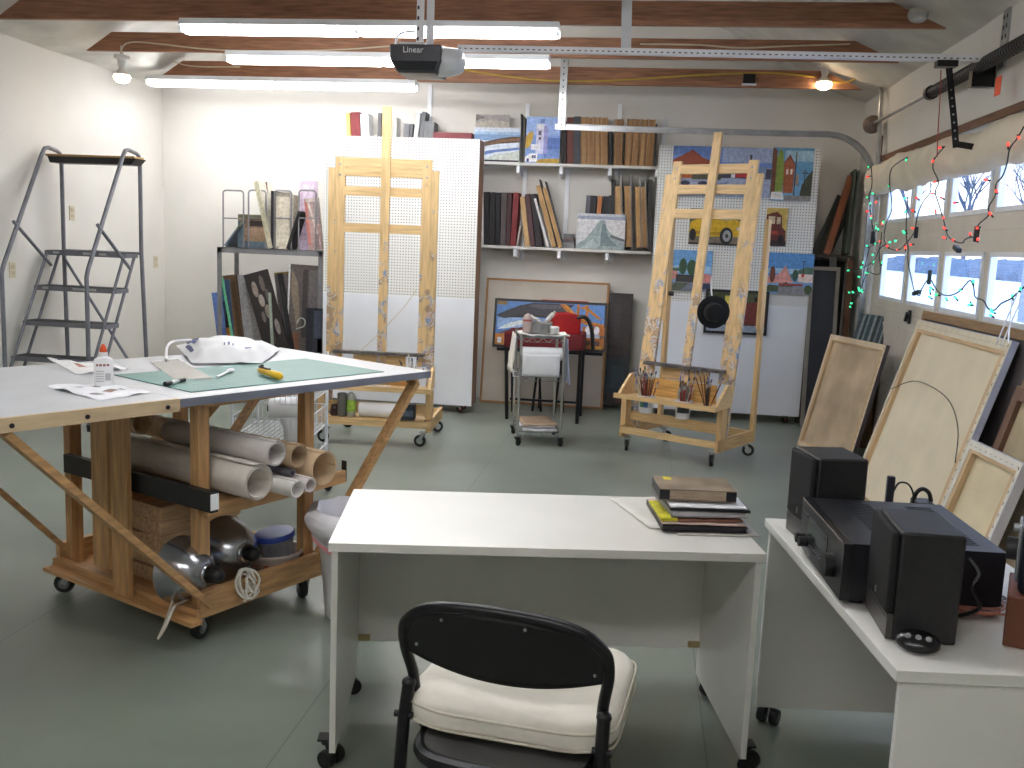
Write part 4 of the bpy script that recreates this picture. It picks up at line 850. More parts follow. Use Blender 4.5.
rackart('small greenish painting edge-on at the left end of the rack top',(224,226.5),242,222,z,RY+.06,.26,(96,112,126),[((120,126,110),R_(0,.6,1,1)),((60,66,84),R_(.5,.1,1,.8))],0,(84,96,108),slant=1)
rackart('brown and blue landscape canvas low at the left of the rack top',(238,268),243,214.5,z,RY+.10,.03,(150,124,100),[((112,110,80),R_(0,.85,1,1)),((86,104,120),R_(0,0,1,.2)),((170,142,120),R_(.2,.4,1,.6)),((70,60,60),R_(.4,.65,1,.82)),((96,116,128),R_(0,0,.18,.8))])
rackart('tall pale canvas leaning left with a brown and pink painted side',(268,272.5),253.5,182,z,RY+.03,.3,(190,186,160),[],.0,(206,200,184),slant=1)
rackart('tall brown and pink canvas behind the pale leaning one on the rack',(263,272),258,182.5,z,RY+.2,.03,(168,128,108),[((128,84,66),R_(.3,.5,.8,.95)),((196,160,130),R_(0,.3,.4,.9)),((150,150,110),R_(.2,0,1,.3)),((116,96,84),R_(.6,.6,1,1))],slant=1)
rackart('thin black panel standing upright on the rack, middle',(270.8,273),270.8,191,z,RY+.04,.3,(44,40,44),[],0,(44,40,44))
rackart('pale canvas back with a stapled edge in the wire divider',(275.5,289.5),275.5,192.5,z,RY+.09,.05,(206,198,180),[((166,160,146),R_(0,.93,1,1)),((150,146,136),R_(.05,0,.2,.05)),((216,208,190),R_(.1,.08,.9,.92))])
rackart('white canvas edge right behind the stapled canvas on the rack',(288.8,292.5),290,195,z,RY+.16,.2,(196,186,170),[],0,(176,166,150),slant=1)
rackart('black canvas leaning right on the rack top',(286,289),298,212,z,RY+.05,.2,(40,40,42),[((84,86,72),R_(.4,.15,.6,.3)),((30,30,34),R_(.1,.5,.9,.95))],0,(36,36,38),slant=1)
rackart('lilac sheet standing tall at the right end of the rack top',(299,317),299,181,z,RY+.22,.012,(208,190,212),[((196,176,200),R_(.1,.2,.9,.6)),((220,206,224),R_(.2,.7,.8,.95))])
rackart('plastic-wrapped pink and grey painting at the right end of the rack top',(309,323),304,199,z,RY+.06,.03,(176,150,146),[((206,196,190),[(.2,.9),(.5,.5),(.8,.1),(.9,.1),(.5,.7),(.3,.95)]),((190,120,110),R_(0,.1,.2,.95)),((150,140,144),R_(.6,.5,1,.95)),((196,186,180),R_(.1,.93,1,1)),((140,120,120),R_(.5,.0,.8,.3))],slant=1)
z=zlow
rackart('blue panel at the left end of the rack, under the shelf',(219,228),211.5,293,z,RY+.01,.02,(96,124,190),[((80,106,170),R_(0,0,1,.4))],0,(110,130,180),slant=1)
rackart('dark blue and orange painting behind the blue panel on the rack',(224,235),218,280,z,RY+.05,.02,(60,80,110),[((40,40,40),[(.3,.3),(.9,.3),(.6,.75)]),((196,130,50),R_(.3,.12,.8,.34)),((90,130,180),R_(0,.7,.6,1))],0,(60,80,110),slant=1)
rackart('thin green-edged panel slanting on the left of the rack',(234,236),220.5,277,z,RY+.02,.012,(110,196,150),[],0,(104,190,146),slant=1)
rackart('brown abstract canvas under the rack shelf, left',(232,246),221.5,276,z,RY+.14,.03,(104,80,56),[((128,100,66),R_(.2,.2,.5,.95)),((84,62,44),R_(.6,0,.9,.9)),((120,104,60),R_(0,.5,.2,.9))],0,(60,50,44),slant=1)
rackart('tall grey canvas wedge in the middle of the lower rack',(246,274),237,275.5,z,RY+.15,.03,(150,146,146),[((166,164,168),R_(0,.1,.3,1)),((128,122,118),R_(.6,.0,1,.5))],0,(176,176,190),slant=1)
rackart('black and white floral canvas in the middle of the lower rack',(266,290),243.5,275.5,z,RY+.04,.03,(48,42,42),[((150,136,126),Cc(.3,.8,.12,.1)),((166,154,146),Cc(.45,.65,.12,.08)),((110,100,96),Cc(.65,.85,.1,.1)),((140,130,122),Cc(.6,.5,.14,.09)),((96,88,84),Cc(.75,.68,.09,.1)),((150,140,134),Cc(.8,.3,.1,.1)),((120,110,104),Cc(.35,.45,.08,.07)),((90,84,80),Cc(.5,.2,.1,.1))],0,(40,36,36),slant=1)
rackart('slim pale green-edged panel standing in the lower rack',(271.5,273.5),268,293,z,RY+.0,.03,(160,170,156),[],0,(158,170,156),slant=1)
rackart('black panel edge right of the floral canvas in the lower rack',(291,295),277,274,z,RY+.06,.05,(36,34,36),[],0,(34,32,34),slant=1)
rackart('purple-grey canvas in the lower rack right of the black edge',(284,302),274,273,z,RY+.2,.03,(126,118,120),[((140,134,138),R_(.2,.1,.5,.95)),((150,130,80),R_(0,.97,1,1)),((108,98,102),R_(.6,0,.9,.8))],0,(120,112,110),slant=1)
rackart('white-edged brown and grey abstract at the right of the lower rack',(286,318),289,265,z,RY+.08,.03,(92,84,82),[((222,222,222),R_(0,.3,.05,1)),((130,116,100),[(.1,.95),(.3,.8),(.4,.4),(.3,.3),(.1,.7)]),((64,58,60),R_(.45,.2,.6,.95)),((110,104,106),R_(.65,.3,.95,.95)),((120,80,60),R_(.1,.0,.4,.25))],0,(190,190,190),slant=1)
rackart('dark blue-black panel at the right end of the lower rack',(306,322),303,308,z,RY+.0,.03,(44,46,58),[((34,36,46),R_(0,0,.4,1)),((70,78,96),R_(.5,.4,1,.95))],0,(40,42,52))
# white board with wire hook on the rack: skipped small, a coil of wire instead
cable('loop of white wire hanging in front of the dark panel on the rack',[dy(x,y,RY-.005) for x,y in((297,323),(299,319),(302,318),(305,321),(304,326),(299,328),(296,329))],STEEL,.006,'wire_loop','wire',3)
# ------------------------------------------------------------------ wall outlets on the left wall
for x,y,l in((12,270,'beige switch plate on the left wall near the picture edge'),(71.5,213,'beige switch plate on the left wall between the ladder posts'),(155.5,262,'beige outlet plate on the left wall right of the ladder')):
    p=dx(x,y,XL); t=thing('outlet_plate',l,'outlet',M=axes(p,(0,1,0),(0,0,1)))
    MB().use(mat('plate_beige',(200,190,164),.45)).box((0,-.004,0),(.075,.008,.12)).build('plate',t,bevel=.002)
    for zz in(.025,-.025): MB().use(mat('socket_beige',(180,170,146),.4)).box((0,-.009,zz),(.032,.003,.03)).build('socket',t)
# ------------------------------------------------------------------ rolling step ladder
LY=7.5
lad=thing('step_ladder','grey tubular rolling step ladder with four steps by the left wall','ladder',(dy(100,300,LY).x,LY,0)); 
LG=mat('ladder_grey',(118,120,128),.4,.35,.06,14)
def lt(pts,r,name): return MB().use(LG).tube(pts,r,10).build(name,lad,True)
xl=dy(62.5,200,LY).x; xr=dy(140.5,200,LY).x; 
for x,xb in((xl,xl),(xr,xr+.035)):
    zt=dy(126,150,7.35).z
    q=[(x,6.70,0.02),(x,6.70,1.17),(x,6.725,1.23),(x,7.24,zt-.06),(x,7.28,zt-.01),(x,7.33,zt),(x,7.44,zt-.015),(x,7.48,zt-.03),(x,LY,zt-.08),(x,LY,1.36),(xb,LY+.02,.02)]
    lt(smooth_path(q,3) if False else q,.0165,'side_rail')
    lt([(x,6.86,1.56),(x,7.32,1.22)],.0135,'brace')
ys=[7.39-.155*i for i in range(4)]; zs_=[dy(90,py,y).z for py,y in zip((253.5,289,324.5,360.5),ys)]
for i,(y,z) in enumerate(zip(ys,zs_)):
    b=MB().use(LG).mm((xl-.035,y-.1,z-.022),(xr-.02,y+.09,z+.014)); st=mat('tread_black',(50,52,56),.7,0,.2,40)
    b.use(st).mm((xl-.03,y-.085,z+.014),(xr-.025,y+.08,z+.018)); b.use(mat('tread_tape',(176,176,176),.6))
    if i<2:
        for k in((.04,.09),(.3,.4),(.44,.5)): b.mm((xl+k[0],y-.102,z-.01),(xl+k[1],y-.1,z+.01))
    b.build('step',lad,True)
for sx in(xl-.02,xr-.04):
    for dyy in(-.09,.08): 
        d=(ys[3]-ys[0]); dz=(zs_[3]-zs_[0]); k=1.8
        lt([(sx,ys[0]+dyy,zs_[0]),(sx,ys[0]+dyy+d*k,zs_[0]+dz*k)] if zs_[0]+dz*k>.02 else [(sx,ys[0]+dyy,zs_[0]),(sx,ys[0]+dyy+d*(zs_[0]-.02)/-dz,.02)],.012,'stringer')
lt([(xl,LY,1.28),(xr,LY,.25)],.012,'cross_brace'); lt([(xl,LY,.3),(xr,LY,.3)],.012,'rear_bar'); lt([(xl,LY,1.34),(xr,LY,1.34)],.012,'rear_bar')
for x in(xl,xr):
    for y in(6.70,LY): b=MB().use(RUBBER).cyl((x if y<7 else x+(.035 if x==xr else 0),y,0),(x if y<7 else x+(.035 if x==xr else 0),y,.05),.024,12); b.build('rubber_foot',lad,True)
a=dy(57,157,7.42);e=dy(153,158,7.42)
zt=dy(126,150,7.35).z
b=MB().use(wood('plank_top',(176,140,88),'x',.1)).mm((a.x-.03,7.31,zt-.066),(e.x-.10,7.462,zt-.05)); 
t=thing('plank_tray','wooden plank with black edges laid across the ladder handrails','plank',((a.x+e.x)/2,7.39,zt)); bo=b.build('plank',t,True)
b=MB().use(BLACK); b.prism([(a.x+.01,7.305,zt-.118),(e.x-.13,7.305,zt-.118),(e.x-.08,7.305,zt-.068),(a.x-.01,7.305,zt-.068)],(0,.155,0)); b.build('front_edge',t,True)
# ------------------------------------------------------------------ right back corner stack
DKW=wood('dark_wood',(58,44,36),'z',.12)
def plank(name,label,cat,p0,p1,w,t,m,up=(0,1,0),g=None):
    return tag(MB().use(m).bar(p0,p1,w,t,up).build(name,bevel=.002),label,cat,g)
# storage rack of dark boards in the corner
cx0=dy(819,243,9.2).x; 
t=thing('corner_rack','dark wooden corner rack behind the right pegboard','rack',(1.70,9.2,0))
b=MB().use(DKW).mm((-.24,-.16,1.53),(.17,.19,1.555)); b.build('shelf',t)
for x in(-.22,.13): b=MB().use(DKW).mm((x,-.15,.0),(x+.035,-.11,1.53)); b.build('post',t)
b=MB().use(mat('black_board',(30,28,30),.6)).mm((-.2,.12,.01),(.15,.14,1.5)); b.build('rear_board',t)
P=lambda x,y,Y=9.1: dy(x,y,Y)
zs0=1.557
plank('wood_plank','orange-brown plank leaning on top of the dark corner rack','plank',(P(827.5,240).x,9.08,zs0+.002),P(851,176,9.2),.06,.025,wood('plank_orange',(142,82,52),'z',.1))
M=axes((P(820,240).x-.01,9.16,zs0),(1,0,0),(.27,.1,.62))
def simple_frame(name,label,cat,M,w,h,fw,d,m,inner=None,g=None):
    t=thing(name,label,cat,M=M,group=g)
    b=MB().use(m); b.mm((0,0,0),(w,d,fw));b.mm((0,0,h-fw),(w,d,h));b.mm((0,0,fw),(fw,d,h-fw));b.mm((w-fw,0,fw),(w,d,h-fw)); b.build('frame',t,bevel=.002)
    if inner: MB().use(inner).mm((fw,d*.55,fw),(w-fw,d*.75,h-fw)).build('canvas',t)
    return t
simple_frame('picture_frame','dark green picture frame leaning on the corner rack behind the plank','frame',axes((P(815,240).x,9.24,zs0),(.96,0,-.0),(.0,.03,1))@Matrix.Rotation(.34,4,'Y'),.17,.58,.03,.03,mat('frame_green',(52,60,52),.5),mat('frame_back',(70,72,66),.7))
for i,(a,c,y1,k,l) in enumerate(((846,853.5,171,(66,74,66),'thin dark green board leaning at the right of the orange plank'),(849,857,172,(86,96,88),'grey-green board edge leaning furthest right on the corner rack'))):
    plank('thin_board',l,'board',(P(a,241).x,9.13+.03*i,zs0+.004),P(c,y1,9.2+.03*i),.02,.2,mat('brd%d'%i,k,.6),(0,1,0))
plank('wood_post','brown wooden board standing under the corner rack shelf','board',(P(844,330).x+.0,8.985,.004),(P(849,250).x,8.985,1.515),.055,.03,wood('brown_board',(96,62,44),'z',.1))
simple_frame('framed_canvas','dark canvas in a pale grey frame leaning beside the pegboard edge','canvas',axes((dy(806,410,8.88).x-.05,8.80,.004),(1,0,0),(.05,.12,1)),.26,dy(822,266,8.9).z,.032,.03,mat('frame_pale',(134,128,120),.6),mat('dark_canvas',(50,52,60),.7))
plank('grey_board','narrow grey board standing behind the pale-framed dark canvas','board',(P(833,400,9.02).x,9.02,.004),P(833,257,9.04),.06,.02,mat('grey_board',(92,88,84),.6))
# birch painting on the door ledge
a=dx(850,338,1.80); 
M=axes((1.70,8.28,.76),V((.30,-.62,0)),V((.10,.05,1)))
pz=dy(850,343,8.28)
M=axes((pz.x,8.28,pz.z-.04),V((.22,-.4,0)),V((.08,.04,.3)))
o=pict('birch_painting',.345,.30,.05,(90,104,110),BIRCHES,(36,36,42),M=M); tag(o,'small blue-grey painting of birch trunks against the garage door','painting')
# it stands on a tall carton behind the stretched canvas
b=MB().use(mat('carton_brown',(120,92,66),.8)); b.box((pz.x+.16,8.2,(pz.z-.05)/2),(.2,.34,pz.z-.05),Matrix.Rotation(-.5,3,'Z')); tag(b.build('tall_carton',bevel=.004),'tall brown carton under the birch painting, behind the canvas back','carton')
# stretched canvases, seen from the back
STRB=wood('stretcher_pine',(206,176,136),'z',.08); STRX=wood('stretcher_pine_x',(206,176,136),'x',.08)
def canvas_back(label,M,w,h,bar=.05,d=.035,cloth=CLOTHB,fold=(222,212,192),wire=None,tint=None,side=(206,206,214)):
    t=thing('stretched_canvas',label,'canvas',M=M,group='stretched canvases leaning on the garage door')
    MB().use(cloth).mm((.004,d*.75,.004),(w-.004,d*.85,h-.004)).build('canvas',t)
    for nm,lo,hi,m in (('stretcher_bar',(0,.003,0),(bar,d*.74,h),STRB),('stretcher_bar',(w-bar,.003,0),(w,d*.74,h),STRB),('stretcher_bar',(bar,.003,0),(w-bar,d*.74,bar),STRX),('stretcher_bar',(bar,.003,h-bar),(w-bar,d*.74,h),STRX)):
        MB().use(m).mm(lo,hi).build(nm,t)
    f=mat('fold_%d'%fold[0],fold,.8,0,.04,14,.1,120); q=bar*.72
    b=MB().use(f); b.mm((-.002,0,-.002),(w+.002,.003,q));b.mm((-.002,0,h-q),(w+.002,.003,h+.002));b.mm((-.002,0,q),(q*.6,.003,h-q));b.mm((w-q*.6,0,q),(w+.002,.003,h-q))
    b.use(mat('side_%d'%side[0],side,.7)); b.mm((-.004,.0,-.004),(0,d,h+.004));b.mm((w,.0,-.004),(w+.004,d,h+.004));b.mm((-.004,0,h),(w+.004,d,h+.004)); b.use(flat((70,72,84))).mm((0,d*.86,0),(w,d,h))
    b.use(mat('staple',(120,112,100),.4,.5))
    n=int(w/.045)
    for i in range(n): b.box((w*(i+.5)/n,-.001,h-q*.55),(.012,.002,.002))
    n=int(h/.05)
    for i in range(n): b.box((w-q*.36,-.001,h*(i+.5)/n),(.002,.002,.012))
    b.build('folded_edge',t)
    if wire: MB().use(mat('wire_dark',(96,88,76),.4,.5)).tube(smooth_path([(x*w,-.003-.01*math.sin(PI*i/(len(wire)-1)),z*h) for i,(x,z) in enumerate(wire)],5),.003,5).build('hanging_wire',t)
    return t
rd=V((.30,-.95,0)).normalized(); bd=V((.95,.30,0))
M=axes((1.33,7.985,.003),rd,bd*.235+V((0,0,1)))
canvas_back('smaller stretched canvas seen from the back, brown-stained, by the pegboard',M,.82,.94,.05,.03,mat('stained_canvas',(204,184,156),.85,0,.09,4,.15,200),(224,206,180),side=(84,76,78))
r=V((.045,-1,0)).normalized(); bd=V((1,.045,0))
M=axes((1.40,6.33,.003),r,bd*.285+V((0,0,1)))
canvas_back('largest stretched canvas seen from the back, with a loose hanging wire',M,1.40,1.215,.075,.034,mat('raw_canvas_big',(226,214,190),.85,0,.03,4,.15,200),(220,210,188),[(.02,.62),(.25,.70),(.5,.71),(.72,.68),(.88,.59),(.96,.46)],side=(200,204,222))
simple_frame('picture_frame','light wood picture frame behind the largest stretched canvas','frame',axes((1.62,6.42,.003),r,bd*.13+V((0,0,1)))@Matrix.Translation((0,0,0)),1.66,1.235,.05,.03,wood('frame_lightwood',(150,118,82),'x',.1),mat('frame_liner',(96,90,92),.7))
# cords hanging from the strings in front of the pane
for i,(a,c) in enumerate((((1018,292),(996,345)),((1021,300),(1001,346)),((1012,300),(1008,343)))):
    cable('%s white cord hanging from the string lights towards the large canvas'%('long','second','short')[i],[dx(a[0],a[1],1.74),dx(c[0],c[1],1.70)],PAPER,.0035,'white_string','string',1)
# dark frames to the right of it
bd2=V((1,.03,0)); r2_=V((.03,-1,0))
def backpt(px,py,Y): return dy(px,py,Y)
simple_frame('picture_frame','dark brown frame leaning just right of the largest canvas','frame',axes((1.46,4.66,.003),r2_,bd2*.30+V((0,0,1))),.9,1.2,.07,.04,wood('frame_darkbrown',(128,98,70),'z',.12),mat('frame_board',(120,94,70),.7))
simple_frame('picture_frame','reddish wood frame with a pale canvas back, right edge of the photo','frame',axes((1.385,4.42,.003),r2_,bd2*.26+V((0,0,1))),.9,1.05,.06,.04,wood('frame_redbrown',(112,80,62),'z',.12),mat('frame_pale_back',(186,170,140),.8))
r3=V((.35,-.94,0)); bd3=V((.94,.35,0))
M=axes((1.245,4.38,.003),V((.10,-1,0)),V((1,.10,0))*.30+V((0,0,1)))
canvas_back('small stretched canvas with white edges behind the stereo receiver',M,.47,.80,.05,.04,mat('raw_canvas_small',(222,208,176),.85,0,.04,5,.15,200),(226,222,214))
# ------------------------------------------------------------------ desks
def desk(label,M,W,D,Hd,zmod=.17):
    """local: x along the front edge, y back, origin front-left on the floor"""
    t=thing('white_desk',label,'desk',M=M)
    MB().use(WHITE).mm((0,0,Hd-.026),(W,D,Hd)).build('desktop',t,bevel=.0015)
    for i,x in enumerate((.008,W-.026)):
        MB().use(WHITE).mm((x,.014,.062),(x+.018,D-.006,Hd-.027)).build('side_panel',t,bevel=.001)
        for y in(.07,D-.07): caster(t,x+(-.012 if i==0 else .030),y,.027,-.6 if y<.2 else .5,.026,.085,BLACK,hub=BLACK,two=True)
    MB().use(WHITE).mm((.027,D-.03,zmod),(W-.027,D-.012,Hd-.027)).build('modesty_panel',t)
    for x in(.028,W-.068): MB().use(mat('corner_block',(176,156,112),.6)).mm((x,D-.042,zmod+.004),(x+.04,D-.031,zmod+.024)).build('corner_block',t)
    return t
HD=.70
a=fl(328,543,HD);c=fl(767,554,HD);e=fl(358,489,HD)
rx=(c-a); Wd=rx.length; rx.normalize(); ry=V((-rx.y,rx.x,0)); Dd=(e-a).dot(ry)
M1=axes((a.x,a.y,0),rx,(0,0,1)); d1=desk('white desk on casters behind the folding chair, with books on it',M1,Wd,Dd,HD)
a=fl(897,670.5,HD);e=fl(765,518,HD); rx2=(a-e); W2=rx2.length; rx2.normalize()
M2=axes((e.x,e.y,0),rx2,(0,0,1)); d2=desk('white desk at the right edge carrying the stereo equipment',M2,W2,.60,HD,.17)
def D2(p): return M2@V(p)
# books on desk 1
def D1(x,y,z=HD): return axes((M1@V((x,y,z))),rx,(0,0,1))
def onD1(px,py,z=HD): return M1.inverted()@fl(px,py,z)
p=onD1(664,537); bx=p.x; by=p.y
PG=mat('page_block',(206,196,180),.7,0,.1,30,stretch=(1,1,30))
def book(name,label,x,y,w,d,z,h,rot,cover,spine=None,page=PG,cat='book',thick=.002,g='books and papers piled on the white desk'):
    M=D1(x,y,HD+z)@Matrix.Rotation(rot,4,'Z'); t=thing(name,label,cat,M=M,group=g)
    MB().use(page).mm((.004,.004,thick),(w-.004,d-.004,h-thick)).build('pages',t)
    b=MB().use(cover); b.mm((0,0,0),(w,d,thick)); b.mm((0,0,h-thick),(w,d,h)); b.use(spine or cover).mm((0,0,thick),(thick*1.2,d,h-thick)); b.build('cover',t); return t
z=.001
def sheet(label,x,y,w,d,z,rot,c,th=.003,wav=.004,name='paper_sheets'):
    M=D1(x,y,HD+z)@Matrix.Rotation(rot,4,'Z')
    f=lambda u,v: V((u*w,v*d,th/2+.0005+wav*abs(noise.noise(V((u*3,v*3,x*9))))))
    return tag(MB().use(mat('paper_%d_%d'%(c[0],c[2]),c,.65,0,.03,15)).grid(f,8,8).build(name,M=M,solid=th),label,'paper','books and papers piled on the white desk')
sheet('grey sheet at the bottom of the book pile, right',bx+.045,by+.015,.25,.3,z,.0,(196,192,184)); z+=.007
sheet('loose white papers sticking out at the left of the book pile',bx-.03,by+.07,.24,.34,z-.006,.22,(216,214,206),.004)
book('black_book','flat black-covered book low in the pile with pale pages',bx+.0,by+.03,.26,.30,z+.002,.016,-.02,mat('cover_black',(30,24,30),.4),page=flat((40,34,40))); z+=.02
sheet('pale pink folder above the flat black book',bx+.0,by+.035,.255,.28,z,-.02,(206,184,172),.004,.003,'paper_folder'); z+=.008
tag(MB().use(flat((206,200,40))).mm((0,0,0),(.05,.2,.009)).build('yellow_notebook',M=D1(bx-.002,by+.045,HD+z)),'yellow notebook edge at the left of the book pile','notebook','books and papers piled on the white desk')
sheet('brown folder with a curled edge in the middle of the pile',bx+.05,by+.04,.2,.26,z,.03,(140,92,70),.003,.006,'paper_folder'); z+=.012
book('grey_book','thick grey paperback in the middle of the pile',bx+.03,by+.05,.235,.27,z,.018,.03,flat((150,148,152)),page=mat('page_grey',(196,194,198),.7,0,.08,30)); z+=.019
book('black_binder','thin black binder under the white sheets of the pile',bx+.025,by+.055,.245,.27,z,.006,-.04,mat('cover_black2',(34,32,40),.4),page=flat((34,32,40))); z+=.007
sheet('white sheets on top of the black binder',bx+.028,by+.06,.235,.25,z,-.03,(236,236,240),.004,.003); z+=.011
t=book('hardback_book','thick old hardback with a dark spine on top of the book pile',bx+.0,by+.10,.235,.17,z+.002,.035,-.05,mat('cover_worn',(132,116,98),.5,0,.2,9),mat('cover_spine',(52,54,64),.4),mat('page_old',(176,156,134),.7,0,.12,20,stretch=(1,1,20)),thick=.003)
for xx in(0,.205): MB().use(mat('cover_corner',(36,36,42),.4)).mm((xx,-.001,.003),(xx+.031,.008,.032)).build('corner_cloth',t)
MB().use(flat((214,196,60))).mm((.03,.12,.035),(.055,.16,.0358)).build('sticker',t)
# stereo on desk 2
SPK=mat('speaker_vinyl',(34,33,35),.5,0,.1,60); GRL=mat('speaker_cloth',(24,23,25),.85,0,.2,300,.3,600)
def speaker(label,p,rotz,w,d,h):
    t=thing('loudspeaker',label,'loudspeaker',p,rotz,'pair of black bookshelf speakers')   # local: front at y=0 facing -y
    MB().use(SPK).mm((0,.018,0),(w,d,h)).build('cabinet',t,bevel=.006)
    MB().use(GRL).mm((.003,.0,h*.24),(w-.003,.018,h-.002)).build('grille',t,bevel=.008)
    b=MB().use(mat('speaker_plate',(86,82,80),.35,.3)).mm((.003,.004,.003),(w-.003,.018,h*.23)); b.use(mat('plate_groove',(30,30,32),.5)).mm((.01,.003,h*.2),(w-.01,.004,h*.205)); b.build('lower_plate',t,bevel=.003)
    MB().use(STEEL).mm((w*.5-.004,-.002,h*.3),(w*.5+.004,.0,h*.36)).build('badge',t)
    return t
def speaker_at(label,fl0,fl1,d,h):
    """foot of the front face, far and near corner in the photo; the front faces the window side's opposite"""
    v0=fl(fl0[0],fl0[1],HD+.001);v1=fl(fl1[0],fl1[1],HD+.001); dd=v1-v0; ang=math.atan2(dd.y,dd.x)
    return speaker(label,v0,ang,dd.length,d,h)
speaker_at('black bookshelf speaker at the far end of the stereo desk',(784,529),(806,547),.168,.265)
speaker_at('black bookshelf speaker nearest the viewer on the stereo desk',(863,606),(883,640),.155,.252)
# receiver: front faces left
v0=fl(805,556,HD);
rp=V((.495,2.79,HD));rang=math.atan2(2.345-2.79,.522-.495)
t=thing('stereo_receiver','wide black stereo receiver between the two speakers','stereo receiver',rp,rang)
rw,rdp,rh=.445,.385,.158
b=MB().use(mat('receiver_case',(38,39,44),.42,.3,.08,20)).mm((.004,.022,.016),(rw-.004,rdp,rh)); b.use(mat('vent_slot',(20,20,22),.6))
for i in range(22): b.mm((.05+i*.016,.10,rh),(.056+i*.016,.17,rh+.0008)); b.mm((.05+i*.016,.27,rh),(.056+i*.016,.34,rh+.0008))
b.build('case',t)
b=MB().use(mat('receiver_front',(26,26,29),.3)).mm((0,0,.014),(rw,.022,rh)); b.use(mat('receiver_trim',(84,70,64),.4)).mm((0,-.001,rh-.006),(rw,.001,rh-.001)); b.build('front_panel',t,bevel=.004)
MB().use(mat('display_glass',(18,20,26),.1)).mm((.09,-.002,.075),(.30,.0,.13)).build('display',t)
for x,z,r in((.36,.075,.03),(.05,.05,.014),(.085,.05,.014)): MB().use(BLACK).cyl((x,0,z),(x,-.024,z),r,20).build('knob',t)
b=MB().use(mat('button_dark',(64,64,70),.4))
for i in range(9): b.mm((.12+i*.022,-.005,.045),(.134+i*.022,0,.052))
for i in range(4): b.mm((.03+i*.014,-.004,.12),(.04+i*.014,0,.126))
b.build('buttons',t)
for x in(.05,rw-.05):
    for y in(.05,rdp-.05): MB().use(BLACK).cyl((x,y,0),(x,y,.016),.022,14).build('foot',t)
# antenna and cable behind the receiver
p=fl(890,502,HD); p=V((.78,2.98,HD)); 
q=dy(890,476,2.98); b=MB().use(mat('antenna_dark',(46,44,56),.35)); x=dy(890,490,2.98).x; b.mm((x-.011,2.97,HD+.001),(x+.011,2.99,q.z)); 
tag(b.build('antenna_stick',bevel=.003),'short dark upright antenna behind the receiver','antenna')
cable('thin black cable looping behind the receiver',[dy(x,y,2.97) for x,y in((893,492),(899,483),(908,484),(913,493),(913,503))],BLACK,.003,'thin_cable')
q=[dy(x,y,2.99) for x,y in((913,500),(917,492),(923,489),(929,493),(931,502))]
b=MB().use(BLACK).tube(smooth_path(q,4),.007,8); b.mm((q[0].x,2.95,HD+.001),(q[-1].x,3.02,dy(920,500,2.99).z)); tag(b.build('power_adapter',bevel=.003),'small black adapter with a loop handle behind the receiver','adapter')
# white cloth bit
p=V((.915,2.86,HD)); tag(MB().use(PAPER).grid(lambda u,v:V((.90+.07*u,2.70+.2*v,HD+.13+.04*math.sin(PI*v)*(1-.5*u)+.012*noise.noise(V((u*5,v*9,2))))),6,12).build('crumpled_paper',solid=.003),'crumpled white paper along the back of the receiver','paper') if False else None
# remote control
p=fl(900,641,HD);q=fl(934,644,HD)
t=thing('remote_control','small black remote with three round buttons in front of the near speaker','remote control',M=Matrix.Translation(fl(917,651,HD)+V((0,0,.016)))@Matrix.Rotation(-.30,4,'Z')@Matrix.Rotation(.55,4,'X'))
b=MB().use(mat('remote_black',(20,20,22),.25)); b.lathe([(.001,0),(.05,.0),(.058,.006),(.056,.015),(.045,.021),(.001,.023)],n=28); o=b.build('body',t); o.scale=(.80,.50,1)
for i in(-1,0,1): MB().use(mat('button_grey',(150,150,152),.5)).cyl((i*.021,.0,.020),(i*.021,.0,.0245),.0065,14).build('button',t)
# speaker wire coil
CPR=mat('copper_wire',(206,140,120),.35,.2); 
def coil(cx,cy,n,label,m,seed,rad=.05):
    rnd=random.Random(seed); pts=[]
    for i in range(n*10):
        a=2*PI*i/10; r=rad*(1+.25*math.sin(a*.37+seed)); pts.append(V((cx+r*math.cos(a)*1.1,cy+r*.8*math.sin(a),HD+.006+.018*abs(math.sin(a*.61+seed)))))
    return tag(MB().use(m).tube(smooth_path(pts,2),.0028,6).build('speaker_wire'),label,'wire')
p=fl(975,612,HD); coil(p.x,p.y,5,'pink coil of speaker wire between the near speaker and the brown box',CPR,1,.06)
p=fl(990,603,HD+.02); coil(p.x,p.y+.03,4,'silvery coil of wire next to the brown box',mat('silver_wire',(190,180,196),.3,.3),4,.045)
# brown box with a portable radio at the right edge
p=fl(1002,646,HD); BRN=mat('brown_box',(112,64,44),.5,0,.08,6)
hb=.118
bxM=Matrix.Translation((p.x,p.y,HD+.001))@Matrix.Rotation(-.36,4,'Z')
tag(MB().use(BRN).mm((0,0,0),(.24,.19,hb-.001)).build('brown_box',M=bxM,bevel=.003),'brown box at the right edge of the stereo desk','box')
t=thing('portable_radio','black and silver portable radio standing on the brown box','radio',M=bxM@Matrix.Translation((.008,.012,hb+.001)))
MB().use(mat('radio_black',(30,32,42),.35)).mm((.008,0,0),(.24,.16,.205)).build('case',t,bevel=.012)
MB().use(mat('radio_silver',(170,172,180),.25,.5)).mm((.012,.004,.205),(.23,.155,.228)).build('top_panel',t,bevel=.008)
MB().use(mat('radio_silver',(170,172,180),.25,.5)).mm((.0,.03,.02),(.008,.13,.15)).build('side_plate',t,bevel=.003)
Rx=Matrix(((0,0,-1),(0,1,0),(1,0,0)))
MB().use(BLACK).cyl((0,.07,.085),(-.022,.07,.085),.026,18).build('tuning_knob',t)
MB().use(STEEL).cyl((.01,.05,.14),(-.012,.05,.14),.009,12).build('switch_knob',t)
